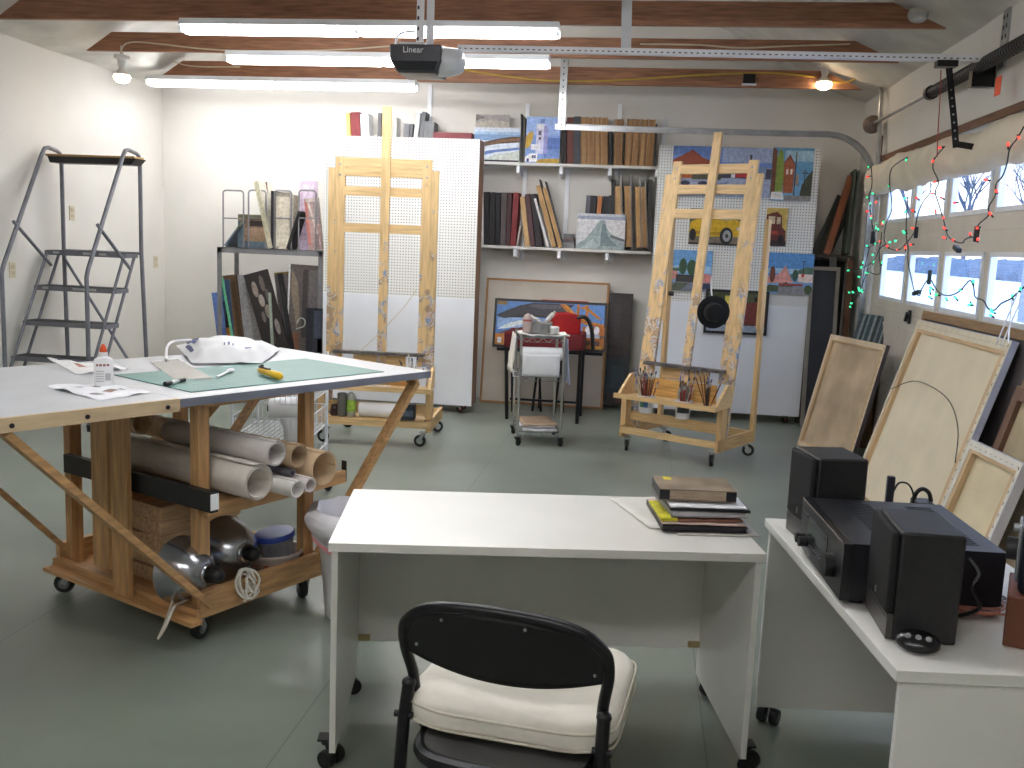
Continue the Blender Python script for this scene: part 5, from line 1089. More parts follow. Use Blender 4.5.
_rc=MB().use(BLACK).tube(smooth_path([V((p.x-.05,p.y+.12,HD+.16)),V((p.x-.03,p.y+.1,HD+.13)),V((p.x-.045,p.y+.09,HD+.1)),V((p.x-.02,p.y+.1,HD+.05)),V((p.x-.05,p.y+.14,HD+.01))],5),.005,6).build('power_cord',t,True)
# ------------------------------------------------------------------ folding chair in front
ca=-.16
cf=dy(505,700,1.92)
ch=thing('folding_chair','black metal folding chair with a white seat cushion, nearest the viewer','chair',(cf.x-.006,cf.y,0),ca)
# local: x right, y forward (towards the desk)
hw=.222
def backtube():
    pts=[(-hw*.93,.46,.01),(-hw*.95,.09,.44),(-hw*.96,.035,.545),(-hw*.97,.02,.60),(-hw*1.02,.0,.665),(-hw*1.02,-.012,.71),(-hw*.97,-.02,.736),(-hw*.8,-.026,.766),(-hw*.5,-.03,.782),(0,-.032,.787),(hw*.5,-.03,.782),(hw*.8,-.026,.766),(hw*.97,-.02,.736),(hw*1.02,-.012,.71),(hw*1.02,.0,.665),(hw*.97,.02,.60),(hw*.96,.035,.545),(hw*.95,.09,.44),(hw*.93,.46,.01)]
    return smooth_path(pts,4)
MB().use(BLKM).tube(backtube(),.0125,12).build('frame_tube',ch)
def interp(e):
    k=[(0,.781),(.5,.776),(.8,.760),(.92,.742),(.97,.724),(1.0,.70)]
    for (a,za),(c,zc) in zip(k,k[1:]):
        if e<=c: return za+(zc-za)*(e-a)/(c-a)
    return .70
def bp(u,v):
    x=(u*2-1)*hw*1.0; e=abs(u*2-1)
    zt=interp(e); zb=.640-.016*(1-e*e)+.02*e*e
    z=zb+(zt-zb)*v; return V((x,-.018-.02*(1-e*e)*.8+.03*(1-v)*.6,z))
MB().use(mat('chair_black',(12,12,13),.5,0)).grid(bp,40,10).build('backrest',ch,solid=.006)
b=MB().use(STEEL)
for u,v in((.2,.85),(.62,.88),(.06,.3),(.95,.25)): 
    q=bp(u,v); b.ball(q+V((0,-.004,0)),.004,8)
b.build('rivets',ch)
for sx in(-1,1):
    b=MB().use(BLKM).tube([(sx*(hw-.002),.008,.575),(sx*(hw+.0),-.01,.50),(sx*(hw+.002),-.035,.30),(sx*(hw+.008),-.09,.012)],.0145,10); b.build('rear_leg',ch)
    b=MB().use(BLACK).ball((sx*(hw-.002),.010,.578),.017,12,(1,1,.8)); b.build('hinge_cap',ch)
    b=MB().use(BLKM).cyl((sx*(hw+.022),-.008,.51),(sx*(hw-.02),-.008,.51),.008,10); b.build('pivot_bolt',ch)
    MB().use(RUBBER).cyl((sx*(hw+.008),-.093,.0),(sx*(hw+.008),-.088,.02),.018,12).build('rubber_foot',ch)
MB().use(BLKM).cyl((-hw-.005,-.068,.13),(hw+.005,-.068,.13),.009,10).build('stretcher',ch)
MB().use(BLKM).cyl((-hw*.93,.42,.06),(hw*.93,.42,.06),.009,10).build('stretcher',ch)
# seat: black rim with mesh fabric
SM=mat('seat_mesh',(100,98,96),.7,0,.3,500,.4,700)
def seatout(r): 
    return [(math.copysign(abs(math.cos(a))**.45,math.cos(a))*(hw-.028)*r,.14+math.copysign(abs(math.sin(a))**.45,math.sin(a))*.2*r) for a in [2*PI*i/40 for i in range(40)]]
b=MB().use(BLKM); o_=[(x,y,.44) for x,y in seatout(1)]; b.tube(o_,.017,8,True); b.build('seat_rim',ch)
b=MB().use(SM); b.prism([(x,y,.446) for x,y in seatout(.97)],(0,0,.012)); b.build('seat',ch)
# cushion: a thing of its own
cu=thing('seat_cushion','white square cushion lying on the black folding chair','cushion',(cf.x-.010,cf.y,.006),ca+.035)
CUS=mat('cushion_white',(232,226,214),.8,0,.02,8,.15,40)
b=MB().use(CUS); c0_=V((.012,.20,.518)); ax_,ay_,az_=.236,.215,.052
def sup(a,e): return math.copysign(abs(a)**e,a)
rings=[]
nu,nv=56,18; g=[]
for j in range(nv+1):
    ph=-PI/2+PI*j/nv; row=[]
    for i in range(nu):
        th=2*PI*i/nu; cx_=sup(math.cos(ph),.38)*sup(math.cos(th),.3); cy_=sup(math.cos(ph),.38)*sup(math.sin(th),.3); cz_=sup(math.sin(ph),.62)
        w_=1+.025*noise.noise(V((cx_*3,cy_*3,cz_*2)))
        puff=1+.12*(1-cx_*cx_)*(1-cy_*cy_)
        row.append(b.v(c0_+V((cx_*ax_*w_,cy_*ay_*w_,cz_*az_*puff+.006*noise.noise(V((cx_*4,cy_*7,1)))))))
    g.append(row)
for j in range(nv):
    for i in range(nu): b._f([g[j][i],g[j][(i+1)%nu],g[j+1][(i+1)%nu],g[j+1][i]])
bmesh.ops.remove_doubles(b.bm,verts=b.bm.verts[:],dist=1e-5)
b.build('cover',cu,angle=80)
b=MB().use(mat('cushion_piping',(210,202,186),.8))
for zz in(.532,.494): b.tube([(c0_.x+sup(math.cos(a),.3)*ax_*1.005,c0_.y+sup(math.sin(a),.3)*ay_*1.005,zz+.003*math.sin(a*5)) for a in [2*PI*i/60 for i in range(60)]],.003,6,True)
b.build('piping',cu)
# ------------------------------------------------------------------ the big work table
ZT=.97
A=fl(431,371,ZT); ta=math.atan2(.854,.52)
tab=thing('work_table','large wooden work table with a grey top and drop leaf on casters','table',(A.x,A.y,0),ta)
TM=MAT[tab.name]; TI=TM.inverted()
def tl(px,py,z): 
    q=TI@fl(px,py,z); return q
TL,TWd=1.83,1.07
GTOP=mat('table_grey_top',(196,198,202),.4,0,.03,5); GEDGE=mat('table_edge_grey',(116,120,134),.45)
xj=tl(176,398,ZT).x
MB().use(GTOP).mm((xj+.002,.004,ZT-.028),(-.004,TWd-.004,ZT)).build('tabletop',tab)
b=MB().use(GEDGE); b.mm((xj+.002,0,ZT-.03),(0,.004,ZT-.001)); b.mm((-.004,.004,ZT-.03),(0,TWd,ZT-.001)); b.mm((xj+.002,TWd-.004,ZT-.03),(-.004,TWd,ZT-.001)); b.build('edge_band',tab)
xl_=tl(1,420,ZT).x
MB().use(GTOP).mm((xl_,.016,ZT-.028),(xj,TWd,ZT)).build('drop_leaf',tab)
b=MB().use(wood('leaf_trim',(206,182,146),'x',.06)); b.mm((xl_-.014,0,ZT-.044),(xj,.016,ZT+.001)); b.mm((xl_-.014,.016,ZT-.044),(xl_,TWd,ZT+.001)); b.use(BLACK)
for k in(.06,.45,.92): 
    x=xl_+(xj-xl_)*k; b.cyl((x,0,ZT-.024),(x,-.003,ZT-.024),.008,8)
b.build('leaf_trim',tab)
bu0,bu1,bv0,bv1=-1.10,-.56,.16,.97
BR=Matrix.Translation((-1.076,.152,0))@Matrix.Rotation(math.radians(5.5),4,'Z')@Matrix.Translation((1.10,-.16,0))
TMB=TM@BR
def bb(b,name): b.bm.transform(BR); return b.build(name,tab)
b=MB().use(TWOODX); b.mm((bu0-.03,bv0-.02,ZT-.07),(-.10,bv0+.02,ZT-.03)); b.mm((bu0-.03,bv1-.02,ZT-.07),(-.10,bv1+.02,ZT-.03)); b.mm((bu0-.01,bv0+.02,ZT-.075),(bu0+.03,bv1-.02,ZT-.03)); b.mm((bu1-.03,bv0+.02,ZT-.075),(bu1+.01,bv1-.02,ZT-.03)); bb(b,'apron')
for u,v,s in((bu0,bv0,1),(bu1,bv0,1),(bu0,bv1,1),(bu1,bv1,1)):
    b=MB().use(TWOOD); w=.026; b.mm((u-w,v-w if v<.5 else v-w*.7,.11),(u+w,v+w*.7 if v<.5 else v+w,ZT-.03)); bb(b,'leg')
# base frame with floor board
zb=.11
bb(MB().use(TWOODX).mm((bu0-.05,bv0-.065,zb),(bu1+.06,bv0-.038,zb+.10)),'base_rail'); bb(MB().use(TWOODX).mm((bu0-.05,bv1+.038,zb),(bu1+.06,bv1+.065,zb+.10)),'base_rail')
bb(MB().use(TWOODY).mm((bu0-.07,bv0-.06,zb-.0),(bu0-.038,bv1+.06,zb+.04)),'base_rail'); bb(MB().use(TWOODY).mm((bu1+.038,bv0-.06,zb),(bu1+.06,bv1+.06,zb+.1)),'base_rail')
b=MB().use(wood('base_ply',(196,150,98),'y',.1)); b.mm((bu0-.036,bv0-.036,zb+.0),(bu1+.036,bv1+.036,zb+.018)); b.mm((bu0-.12,bv0-.10,zb-.004),(bu0-.07,bv1+.05,zb+.012)); bb(b,'base_board')
for u,v,a in((bu0-.02,bv0,.4),(bu1,bv0,1.2),(bu0-.03,bv1,2.4),(bu1,bv1,2.)):
    cq=BR@V((u,v,0)); caster(tab,cq.x,cq.y,.042,a,.03,zb,STEEL,hub=mat('hub_grey',(120,124,130),.4))
# middle shelf
zs=.552
b=MB().use(wood('shelf_ply',(176,136,88),'y',.1)); b.mm((bu0-.02,bv0-.06,zs-.018),(bu1+.13,bv1+.03,zs)); bb(b,'middle_shelf')
b=MB().use(TWOODX); b.mm((bu0-.03,bv0-.085,zs-.055),(bu1+.16,bv0-.06,zs-.001)); b.mm((bu1+.10,bv0-.06,zs-.04),(bu1+.125,bv1,zs+.05)); b.use(BLACK).mm((bu1+.16,bv0-.086,zs-.05),(bu1+.163,bv0-.059,zs+.04)); bb(b,'shelf_rail')
b=MB().use(mat('bin_black',(28,28,30),.45)); b.mm((bu0-.075,bv0-.16,zs-.01),(bu0-.045,bv1-.05,zs+.065)); b.use(PAPER).mm((bu0-.078,bv0-.161,zs+.0),(bu0-.042,bv0-.158,zs+.06)); bb(b,'black_rail')
# leaf supports
for v0,v1 in((.44,.545),(.565,.67)):
    bb(MB().use(TWOOD).mm((bu0-.112,v0,.21 if v0>.5 else .124),(bu0-.094,v1,ZT-.03)),'support_board')
def brace(p0,p1,w,t,nm='brace',up=(0,1,0)): MB().use(TWOODX).bar(p0,p1,w,t,up).build(nm,tab)
BP=lambda u,v,z: BR@V((u,v,z))
brace((xl_+.03,.05,ZT-.05),BP(bu0+.0,bv0-.045,.15),.024,.066)
brace((xl_+.03,TWd-.06,ZT-.05),BP(bu0-.0,bv1+.05,.16),.02,.036)
brace((-.05,.05,ZT-.05),BP(bu1+.0,bv0-.045,.15),.022,.05)
brace((-.05,TWd-.06,ZT-.05),BP(bu1+.0,bv1+.05,.16),.022,.05)
brace(BP(bu1+.02,.60,ZT-.06),BP(bu1+.03,.93,.62),.022,.045,'brace',(1,0,0))
# ---- things on the table
def T_(x,y,z=ZT,r=0): return TM@Matrix.Translation((x,y,z))@Matrix.Rotation(r,4,'Z')
MATC=mat('cutting_mat_green',(106,148,140),.55,0,.03,4)
m0=tl(192,393,ZT);m1=tl(383,372,ZT);m2=tl(295,358,ZT);m3=tl(113,378,ZT)
b=MB().use(MATC); 
x0,x1=m0.x,m1.x; y0,y1=(m0.y+m1.y)/2,(m2.y+m3.y)/2
b.mm((0,0,0),(x1-x0,y1-y0,.003)); b.use(mat('mat_lines',(150,184,176),.55))
for i in range(1,int((x1-x0)/.0508)): b.mm((i*.0508-.0006,.02,.003),(i*.0508+.0006,y1-y0-.02,.0031))
for i in range(1,int((y1-y0)/.0508)): b.mm((.02,i*.0508-.0006,.003),(x1-x0-.02,i*.0508+.0006,.0031))
o=b.build('cutting_mat',M=T_(x0,y0,ZT+.0005)); tag(o,'large green cutting mat lying on the work table','cutting mat')
ZM=ZT+.0045
def outline_sheet(name,label,cat,px,z,c,marks=(),lift=.008,m=None,seed=0,th=.0008,g=None):
    """paper given by four corners in the photo (front-left, front-right, back-right, back-left)"""
    q=[tl(x,y,z) for x,y in px]
    def fn(u,v):
        p=q[0].lerp(q[1],u).lerp(q[3].lerp(q[2],u),v); return V((p.x,p.y,z+.001+lift*abs(noise.noise(V((u*2.3+seed,v*2.3,seed))))*2*min(1,.25+u+v)))
    b=MB().use(m or mat('paper_%d_%d'%(c[0],c[2]),c,.65,0,.03,15)); b.grid(fn,16,12)
    for (u0,v0,u1,v1,k) in marks:
        b.use(flat(k)); f2=lambda u,v: fn(u0+(u1-u0)*u,v0+(v1-v0)*v)+V((0,0,.0012)); b.grid(f2,3,3)
    bm=b; bm.bm.transform(TM); o=b.build(name,angle=60); return tag(o,label,cat,g)
pr=((.2,.25,.36,.4,(150,146,150)),(.5,.3,.66,.46,(170,140,134)),(.2,.62,.34,.76,(160,158,168)),(.55,.66,.7,.78,(150,120,120)),(.78,.4,.9,.5,(170,168,172)))
outline_sheet('printed_sheet','white printed sheet curling at the table edge in front of the glue bottle','paper',((100,401),(152,393),(100,386),(47,388)),ZT,(240,240,244),pr,.012,seed=1)
outline_sheet('printed_sheet','white printed sheet with small pictures behind the glue bottle','paper',((78,375),(130,370),(112,367),(47,359)),ZT,(242,240,240),((.2,.3,.36,.5,(180,120,100)),(.5,.2,.66,.36,(170,150,140)),(.2,.66,.4,.8,(150,160,190)),(.6,.6,.75,.76,(150,150,160))),.014,seed=4)
outline_sheet('clear_acrylic_sheet','smoky clear plastic sheet lying across the edge of the green mat','plastic sheet',((175,380),(213,378.5),(178,359),(150,362)),ZM,(176,176,172),(),.0,mat('acrylic_grey',(172,170,164),.12,0,.02),seed=2)
# big white paper bag with print
q=[tl(*p,ZM) for p in((192,364),(262,364),(281,350),(176,346))]
def bagf(u,v):
    p=q[0].lerp(q[1],u).lerp(q[3].lerp(q[2],u),v)
    e=min(u,1-u,v,1-v); h=.035*min(1,e*6)+.045*max(0,math.sin(PI*u))*max(0,math.sin(PI*v))+.014*noise.noise(V((u*5,v*5,2)))
    return V((p.x,p.y,ZM+.004+max(h,0)))
b=MB().use(PAPER).grid(bagf,30,24)
for u0,v0,u1,v1 in((.05,.3,.09,.7),(.12,.5,.16,.8),(.08,.75,.2,.85),(.45,.2,.47,.3),(.5,.2,.53,.32),(.56,.2,.58,.28),(.72,.22,.8,.27),(.75,.6,.8,.66)):
    b.use(flat((84,92,140))); b.grid(lambda u,v:bagf(u0+(u1-u0)*u,v0+(v1-v0)*v)+V((0,0,.002)),4,4)
b.bm.transform(TM); pbag=tag(b.build('paper_bag',angle=60),'big crumpled white paper bag with blue print on the work table','bag')
hp=[(166,362),(167,352),(172,347),(182,345),(191,344)]
z0=[.0,.045,.06,.06,.05]
MB().use(PAPER).tube(smooth_path([TM@V((tl(x,y+z*110,ZM).x,tl(x,y+z*110,ZM).y,ZM+.008+z*.75)) for (x,y),z in zip(hp,z0)],4),.007,8).build('handle',pbag,True)
# glue bottle
gx=tl(104,387,ZT); t=thing('glue_bottle','white glue bottle with an orange cap on the work table','bottle',M=T_(gx.x,gx.y,ZT+.001,-.3))
gw=.034
def oval(z,s,sy=.62): return [(gw*s*math.cos(a),gw*s*sy*math.sin(a),z) for a in [2*PI*i/24 for i in range(24)]]
b=MB().use(mat('glue_white',(232,232,232),.35)); pr_=[(0,.92),(.004,1),(.092,1),(.103,.9),(.108,.62),(.111,.46),(.128,.44)]
rings=[[b.v(p) for p in oval(z,s,.62 if s>.7 else .95)] for z,s in pr_]
for r0,r1 in zip(rings,rings[1:]):
    for i in range(24): b._f([r0[i],r0[(i+1)%24],r1[(i+1)%24],r1[i]])
b._f(rings[0][::-1]);b._f(rings[-1]); b.build('body',t)
MB().use(mat('cap_orange',(226,86,40),.4)).lathe([(.013,.128),(.0135,.133),(.010,.146),(.006,.152),(.005,.156),(.001,.157)],n=18).build('cap',t)
# label: print on the side that faces the viewer
toC=TI@CAM; fa=math.atan2(toC.y-gx.y,toC.x-gx.x)+.3
b=MB().use(mat('label_print',(176,172,176),.5)); 
Rl=Matrix.Rotation(-PI/2-.3+.3,3,'Z')
lm=MB(); 
def onlabel(bb,ang0,ang1,z0,z1,r=1.012):
    for i in range(4):
        a0=ang0+(ang1-ang0)*i/4;a1=ang0+(ang1-ang0)*(i+1)/4
        P=lambda a,z: V((gw*r*math.cos(a),gw*r*.62*math.sin(a),z))
        bb.poly([P(a0,z0),P(a1,z0),P(a1,z1),P(a0,z1)])
fa=-PI/2-.95 if False else fa
for k in range(5): onlabel(lm.use(mat('label_print',(176,172,176),.5)),fa-.8,fa+.1,.022+k*.009,.025+k*.009)
for k in range(4): onlabel(lm.use(flat((150,96,90))),fa-.75+k*.38,fa-.48+k*.38,.078,.086)
for k in range(6): onlabel(lm.use(flat((110,108,112))),fa+.25+k*.1,fa+.3+k*.1,.025,.052)
lm.build('label',t,fix=False)
# marker pen, brush/spoon, cutter
a=tl(165,386.5,ZM);c=tl(184,382,ZM); d=(c-a)
t=thing('marker_pen','black and white marker pen at the front edge of the green mat','pen',M=T_(a.x,a.y,ZM+.0095,math.atan2(d.y,d.x))); L=d.length
MB().use(flat((214,214,210))).cyl((L*.3,0,0),(L*.68,0,0),.008,14).build('barrel',t); b=MB().use(BLACK); b.cyl((L*.68,0,0),(L,0,0),.009,14); b.cyl((0,0,0),(L*.3,0,0),.009,14); b.build('cap',t)
a=tl(217,378,ZM);c=tl(233,371.5,ZM);d=c-a;L=d.length
t=thing('plastic_spoon','small white plastic spoon lying on the green mat','spoon',M=T_(a.x,a.y,ZM+.004,math.atan2(d.y,d.x)))
MB().use(PAPER).bar((0,0,0),(L*.7,0,.004),.011,.005).build('handle',t); MB().use(PAPER).ball((L*.84,0,.005),.03,14,(1,.55,.25)).build('bowl',t)
a=tl(259,373.5,ZM);c=tl(279,380.5,ZM);d=c-a;L=d.length
t=thing('utility_cutter','yellow utility cutter with a dark blade holder on the green mat','cutter',M=T_(a.x,a.y,ZM+.001,math.atan2(d.y,d.x)))
b=MB().use(mat('cutter_yellow',(226,178,40),.4)); b.tube(smooth_path([(0,0,.014),(L*.3,-.004,.015),(L*.65,.0,.016),(L*.95,.006,.015),(L*1.02,.006,.014)],4),[.008,.010,.011,.0125,.013,.013,.013,.0135,.015,.016,.016,.016,.016,.013,.011,.01,.006][:17],12); b.build('grip',t)
b=MB().use(mat('cutter_dark',(60,52,44),.4)); b.mm((L*.05,-.006,.026),(L*.5,.008,.034)); b.mm((L*.1,-.002,.03),(L*.2,.004,.04)); b.build('slider',t)
# ---- rolls on the middle shelf (lying across the table)
def roll(label,u,v0,v1,r,c,zc,inner=.55,tilt=0,spiral=False,du=0,g='paper and canvas rolls on the table shelf'):
    P=TMB@V((u,v0,zc)); Q=TMB@V((u+du,v1,zc+tilt)); m=mat('roll_%d_%d_%d'%(c[0],c[1],int(c[2])),c,.75,0,.04,10,.08,60)
    t=thing('paper_roll',label,'roll',P,0,g); d=(Q-P)
    x=d.cross(V((0,0,1))).normalized(); z=x.cross(d.normalized())
    b=MB().use(m); n=60; pts=[]; turns=2.3
    for i in range(n+1):
        a=turns*2*PI*i/n; rr=r*(inner+(1-inner)*i/n); pts.append((x*math.cos(a)+z*math.sin(a))*rr)
    pv=[[b.v(p+d*s) for p in pts] for s in(0,.5,1)]
    for r0,r1 in zip(pv,pv[1:]):
        for i in range(n): b._f([r0[i],r0[i+1],r1[i+1],r1[i]])
    b.build('sheet',t,solid=.0025,angle=60)
    return t
roll('thick white canvas roll in the black-edged bin on the left of the table shelf',bu0+.118,-.03,.93,.072,(208,200,190),zs+.074,.72,0)
roll('smaller white roll end showing under the thick white roll, table shelf front',bu0+.228,-.12,.5,.034,(220,216,210),zs+.042,.8)
roll('crumpled white paper roll right of the thick canvas roll',bu0+.205,-.03,.6,.05,(206,200,196),zs+.170,.75,.0,du=.0)
roll('brown paper roll with an open end in the middle of the table shelf',bu0+.312,-.04,1.04,.048,(178,152,122),zs+.145,.8,.0,du=-.02)
roll('wide beige roll at the right end of the table shelf',bu0+.432,-.06,.95,.07,(206,178,144),zs+.077,.9,.0,du=-.0)
roll('slim white paper roll tucked in front of the wide beige roll',bu0+.327,-.09,.6,.03,(216,206,204),zs+.034,.75,.0)
roll('thin dark grey roll lying between the white and beige rolls',bu0+.279,-.04,.7,.015,(88,86,94),zs+.083,.6)
roll('short tan roll lying at the back of the table shelf',bu0+.10,.64,1.03,.05,(206,180,140),zs+.21,.8,.0,du=.03)
# ---- wooden trays stacked on the base
zf=zb+.019
tq=(TMB.inverted()@fl(150,560,zb+.06))
for i in range(5):
    w,dp,hh=.40,.38,.056; cxx,cyy=bu0+.24+.008*(i%2),.66-.006*i
    b=MB().use(wood('tray_wood',(208,174,132),'x',.14))
    M=TMB@TI@T_(cxx,cyy,zf+.009+i*.065,.03*(i%3-1))
    b.mm((-w/2+.01,-dp/2+.01,-.008),(w/2-.01,dp/2-.01,.008)); b.mm((-w/2,-dp/2,.008),(w/2,-dp/2+.012,hh)); b.mm((-w/2,dp/2-.012,.008),(w/2,dp/2,hh)); b.mm((-w/2,-dp/2+.012,.008),(-w/2+.012,dp/2-.012,hh)); b.mm((w/2-.012,-dp/2+.012,.008),(w/2,dp/2-.012,hh))
    tag(b.build('wooden_tray',M=M),('lowest','second lowest','middle','second from top','topmost')[i]+' shallow wooden tray of the stack on the table base','tray','stacked wooden trays on the table base')
zt_=zf+.009+4*.065+.008
tag(MB().use(flat((156,140,164))).mm((-.05,-.03,0),(.05,.03,.022)).build('purple_box',M=TMB@TI@T_(bu0+.28,.56,zt_+.002,.2)),'small purple-grey box in the topmost wooden tray','box')
tag(MB().use(PAPER).mm((-.05,-.04,0),(.05,.04,.012)).build('white_card_box',M=TMB@TI@T_(bu0+.16,.74,zt_+.03+.026,.1)),'small white box at the left corner of the tray stack','box')
# ---- clamp lamps, rope, tubs on the base
ALU=mat('aluminium_spun',(176,178,184),.24,.9,.05,9)
def clamp_lamp(label,x,y,z,aim,r):
    a=V(aim).normalized(); P=TMB@V((x,y,z)); aw=a
    q=aw.to_track_quat('Z','Y').to_matrix(); M=q.to_4x4(); M.translation=P
    t=thing('clamp_lamp',label,'clamp lamp',M=M,group='aluminium clamp lamps on the table base')
    MB().use(ALU).lathe([(r,.0),(r*1.02,.004),(r*.97,.012),(r*.9,.05),(r*.72,.1),(r*.45,.135),(r*.3,.145),(r*.28,.16)],n=36,cap=False).build('reflector',t,solid=.0015).location=(0,0,-.08)
    b=MB().use(BLACK).lathe([(.026,.075),(.028,.08),(.028,.12),(.02,.135),(.012,.14)],n=18); b.build('socket',t)
    MB().use(mat('bulb_clear',(226,226,226),.2)).ball((0,0,.01),.03,14,(1,1,1.2)).build('bulb',t)
    return t
clamp_lamp('aluminium clamp lamp standing on its rim at the left of the table base',bu0-.02,.17,zf+.142,(.9,-.30,.05),.125)
clamp_lamp('aluminium clamp lamp tipped on its side behind the front table leg',bu0+.22,.22,zf+.150,(.8,-.45,.12),.135)
rnd=random.Random(4)
def rope(label,cx,cy,cz,n,tail,seed):
    rr=random.Random(seed); pts=[]
    for i in range(n*8):
        a=2*PI*i/8; k=i//8; r=.045+.02*math.sin(k*1.7+seed); pts.append(TMB@V((cx+r*math.cos(a)*(1 if k%2 else .6),cy+.02*math.sin(k*2.1)+.02*math.sin(a),cz+.045+r*math.sin(a)*.9)))
    pts+= [TMB@V(p) for p in tail]
    return tag(MB().use(mat('cord_white',(214,208,196),.7)).tube(smooth_path(pts,2),.005,6).build('white_cable'),label,'cable')
rope('white cord bundled in front of the clamp lamp, hanging over the base rail',bu0+.16,.075,zf+.02,5,[(bu0+.14,.06,zf+.09),(bu0+.13,.05,zf+.02),(bu0+.125,.06,zf+.01)],2)
rope('white cord looping over the left edge of the table base',bu0+.02,.20,zf+.02,4,[(bu0-.08,.18,zf+.03),(bu0-.15,.12,zf+.05),(bu0-.20,.10,zf+.0),(bu0-.21,.13,zf-.05),(bu0-.17,.15,zf-.02),(bu0-.08,.22,zf+.03)],5)
p=TMB@V((bu0+.44,.25,zf+.001)); t=thing('plastic_basin','round paint-stained white basin on the table base by the front rail','basin',p)
b=MB().use(mat('basin_white',(208,198,192),.45,0,.08,9)).lathe([(.09,0),(.095,.004),(.125,.09),(.134,.092),(.134,.1),(.122,.1),(.09,.008)],n=32,cap=False)
b.use(mat('stain_red',(170,90,80),.6)); toC=math.atan2(CAM.y-p.y,CAM.x-p.x)
for da,z,s in((-.2,.055,.014),(.3,.05,.01),(-.6,.06,.008)): b.box((.114*math.cos(toC+da),.114*math.sin(toC+da),z),(.004,s*1.6,s),Matrix.Rotation(toC+da,3,'Z'))
b.build('body',t)
M=Matrix.Translation(p+V((.035,-.005,.035)))@Matrix.Rotation(ta-.35,4,'Z')@Matrix.Rotation(-.14,4,'Y')
t=thing('storage_tub','clear grey plastic tub with a blue lid tilted in the white basin','tub',M=M)
MB().use(mat('tub_grey',(132,132,138),.25,0,.2,12)).lathe([(.055,0),(.06,.004),(.076,.12),(.076,.122)],n=30).build('body',t); MB().use(mat('lid_blue',(44,72,168),.35)).lathe([(.08,.122),(.084,.124),(.084,.14),(.08,.146),(.04,.147)],n=30).build('lid',t)
M=Matrix.Translation(p+V((-.075,.0,.02)))@Matrix.Rotation(.5,4,'Z')@Matrix.Rotation(-.35,4,'Y')
tag(MB().use(mat('block_cream',(206,196,180),.6)).mm((-.03,-.03,0),(.03,.03,.11)).build('cream_carton',M=M,bevel=.004),'small cream carton standing in the white basin beside the tub','carton')
# ------------------------------------------------------------------ waste bin
bp_=V((fl(330,621).x+.07,fl(330,621).y+.13,0)); bp_=V((-1.115,3.695,0))
t=thing('waste_bin','white waste bin with a white liner, beside the desk and table','bin',bp_)
zr=dy(318,517,3.6).z
b=MB().use(mat('bin_white',(222,220,220),.4,0,.02)); b.lathe([(.108,0),(.113,.006),(.150,zr-.01),(.154,zr),(.146,zr),(.11,.02)],n=36,cap=False); b.lathe([(.001,.012),(.109,.012)],n=36,cap=False); b.build('body',t)
LIN=mat('bin_liner',(226,224,228),.35,0,.03,8,.3,25)
def liner(u,v):
    a=2*PI*u
    w=noise.noise(V((math.cos(a)*2.5,math.sin(a)*2.5,v*2)))
    if v<.45:   # inside
        k=v/.45; r=.10+.045*k; z=zr-.28+.30*k
    else:
        k=(v-.45)/.55; r=.162+.03*math.sin(PI*min(1,k*1.2))+.006; z=zr+.03-(.125+.05*math.cos(a+.9))*k
        if k<.12: r=.150+.012*k/.12
    r+=.010*w; return V((r*math.cos(a),r*math.sin(a),z+.01*w))
MB().use(LIN).grid(liner,60,30).build('liner',t,angle=80)
def band(u,v):
    a=2*PI*u; q=liner(u,.93+.07*v); return V((q.x*1.012,q.y*1.012,q.z-.002))
MB().use(mat('liner_pink',(232,150,160),.45)).grid(band,60,3).build('drawstring',t,angle=80)
# ------------------------------------------------------------------ white wire basket trolley behind the table
p0=fl(263,514);p1=fl(286,500); 
tc_=V((-2.10,5.25,0)); 
t=thing('basket_trolley','white wire basket trolley with a paper roll behind the work table','trolley',(-2.03,5.25,0),.12)
WW,WD=.42,.52
for sx in(-1,1):
    for sy in(0,1):
        x=sx*WW/2;y=(sy-.5)*WD
        MB().use(WMETAL).cyl((x,y,.06),(x,y,.86),.010,8).build('post',t); caster(t,x,y,.028,.8,.02,.07,BLACK,hub=BLACK)
def wbasket(z,h):
    b=MB().use(WMETAL)
    for zz in(z,z+h): b.tube([(-WW/2,-WD/2,zz),(WW/2,-WD/2,zz),(WW/2,WD/2,zz),(-WW/2,WD/2,zz)],.004,6,True)
    n=14
    for i in range(n+1):
        x=-WW/2+WW*i/n; b.tube([(x,-WD/2,z+h),(x,-WD/2,z),(x,WD/2,z),(x,WD/2,z+h)],.0022,5)
        y=-WD/2+WD*i/n; b.tube([(-WW/2,y,z+h),(-WW/2,y,z),(WW/2,y,z),(WW/2,y,z+h)],.0022,5)
    b.build('wire_basket',t)
wbasket(.18,.12);wbasket(.42,.12);wbasket(.62,.14)
BM=MAT[t.name]
pA=BM@V((.14,-.33,.80));
rp_=dy(277,406,4.95); qd=(BM.to_3x3()@V((1,.35,0))).normalized()
t2=thing('paper_roll','white paper roll with a trailing sheet on the basket trolley','paper roll',dy(268,408,5.02))
MB().use(PAPER).tube([(0,0,0),qd*.17],.06,24).build('roll',t2); MB().use(BLACK).tube([-qd*.004,qd*.001],.018,14).build('core',t2)
def trail(u,v): 
    return qd*(.01+.16*u)+V((.055,-.02,0))*min(1,v*3)+V((.02*math.sin(v*4)+.03*v,0,.03-.40*v))
MB().use(PAPER).grid(trail,5,16).build('hanging_sheet',t2,solid=.001)
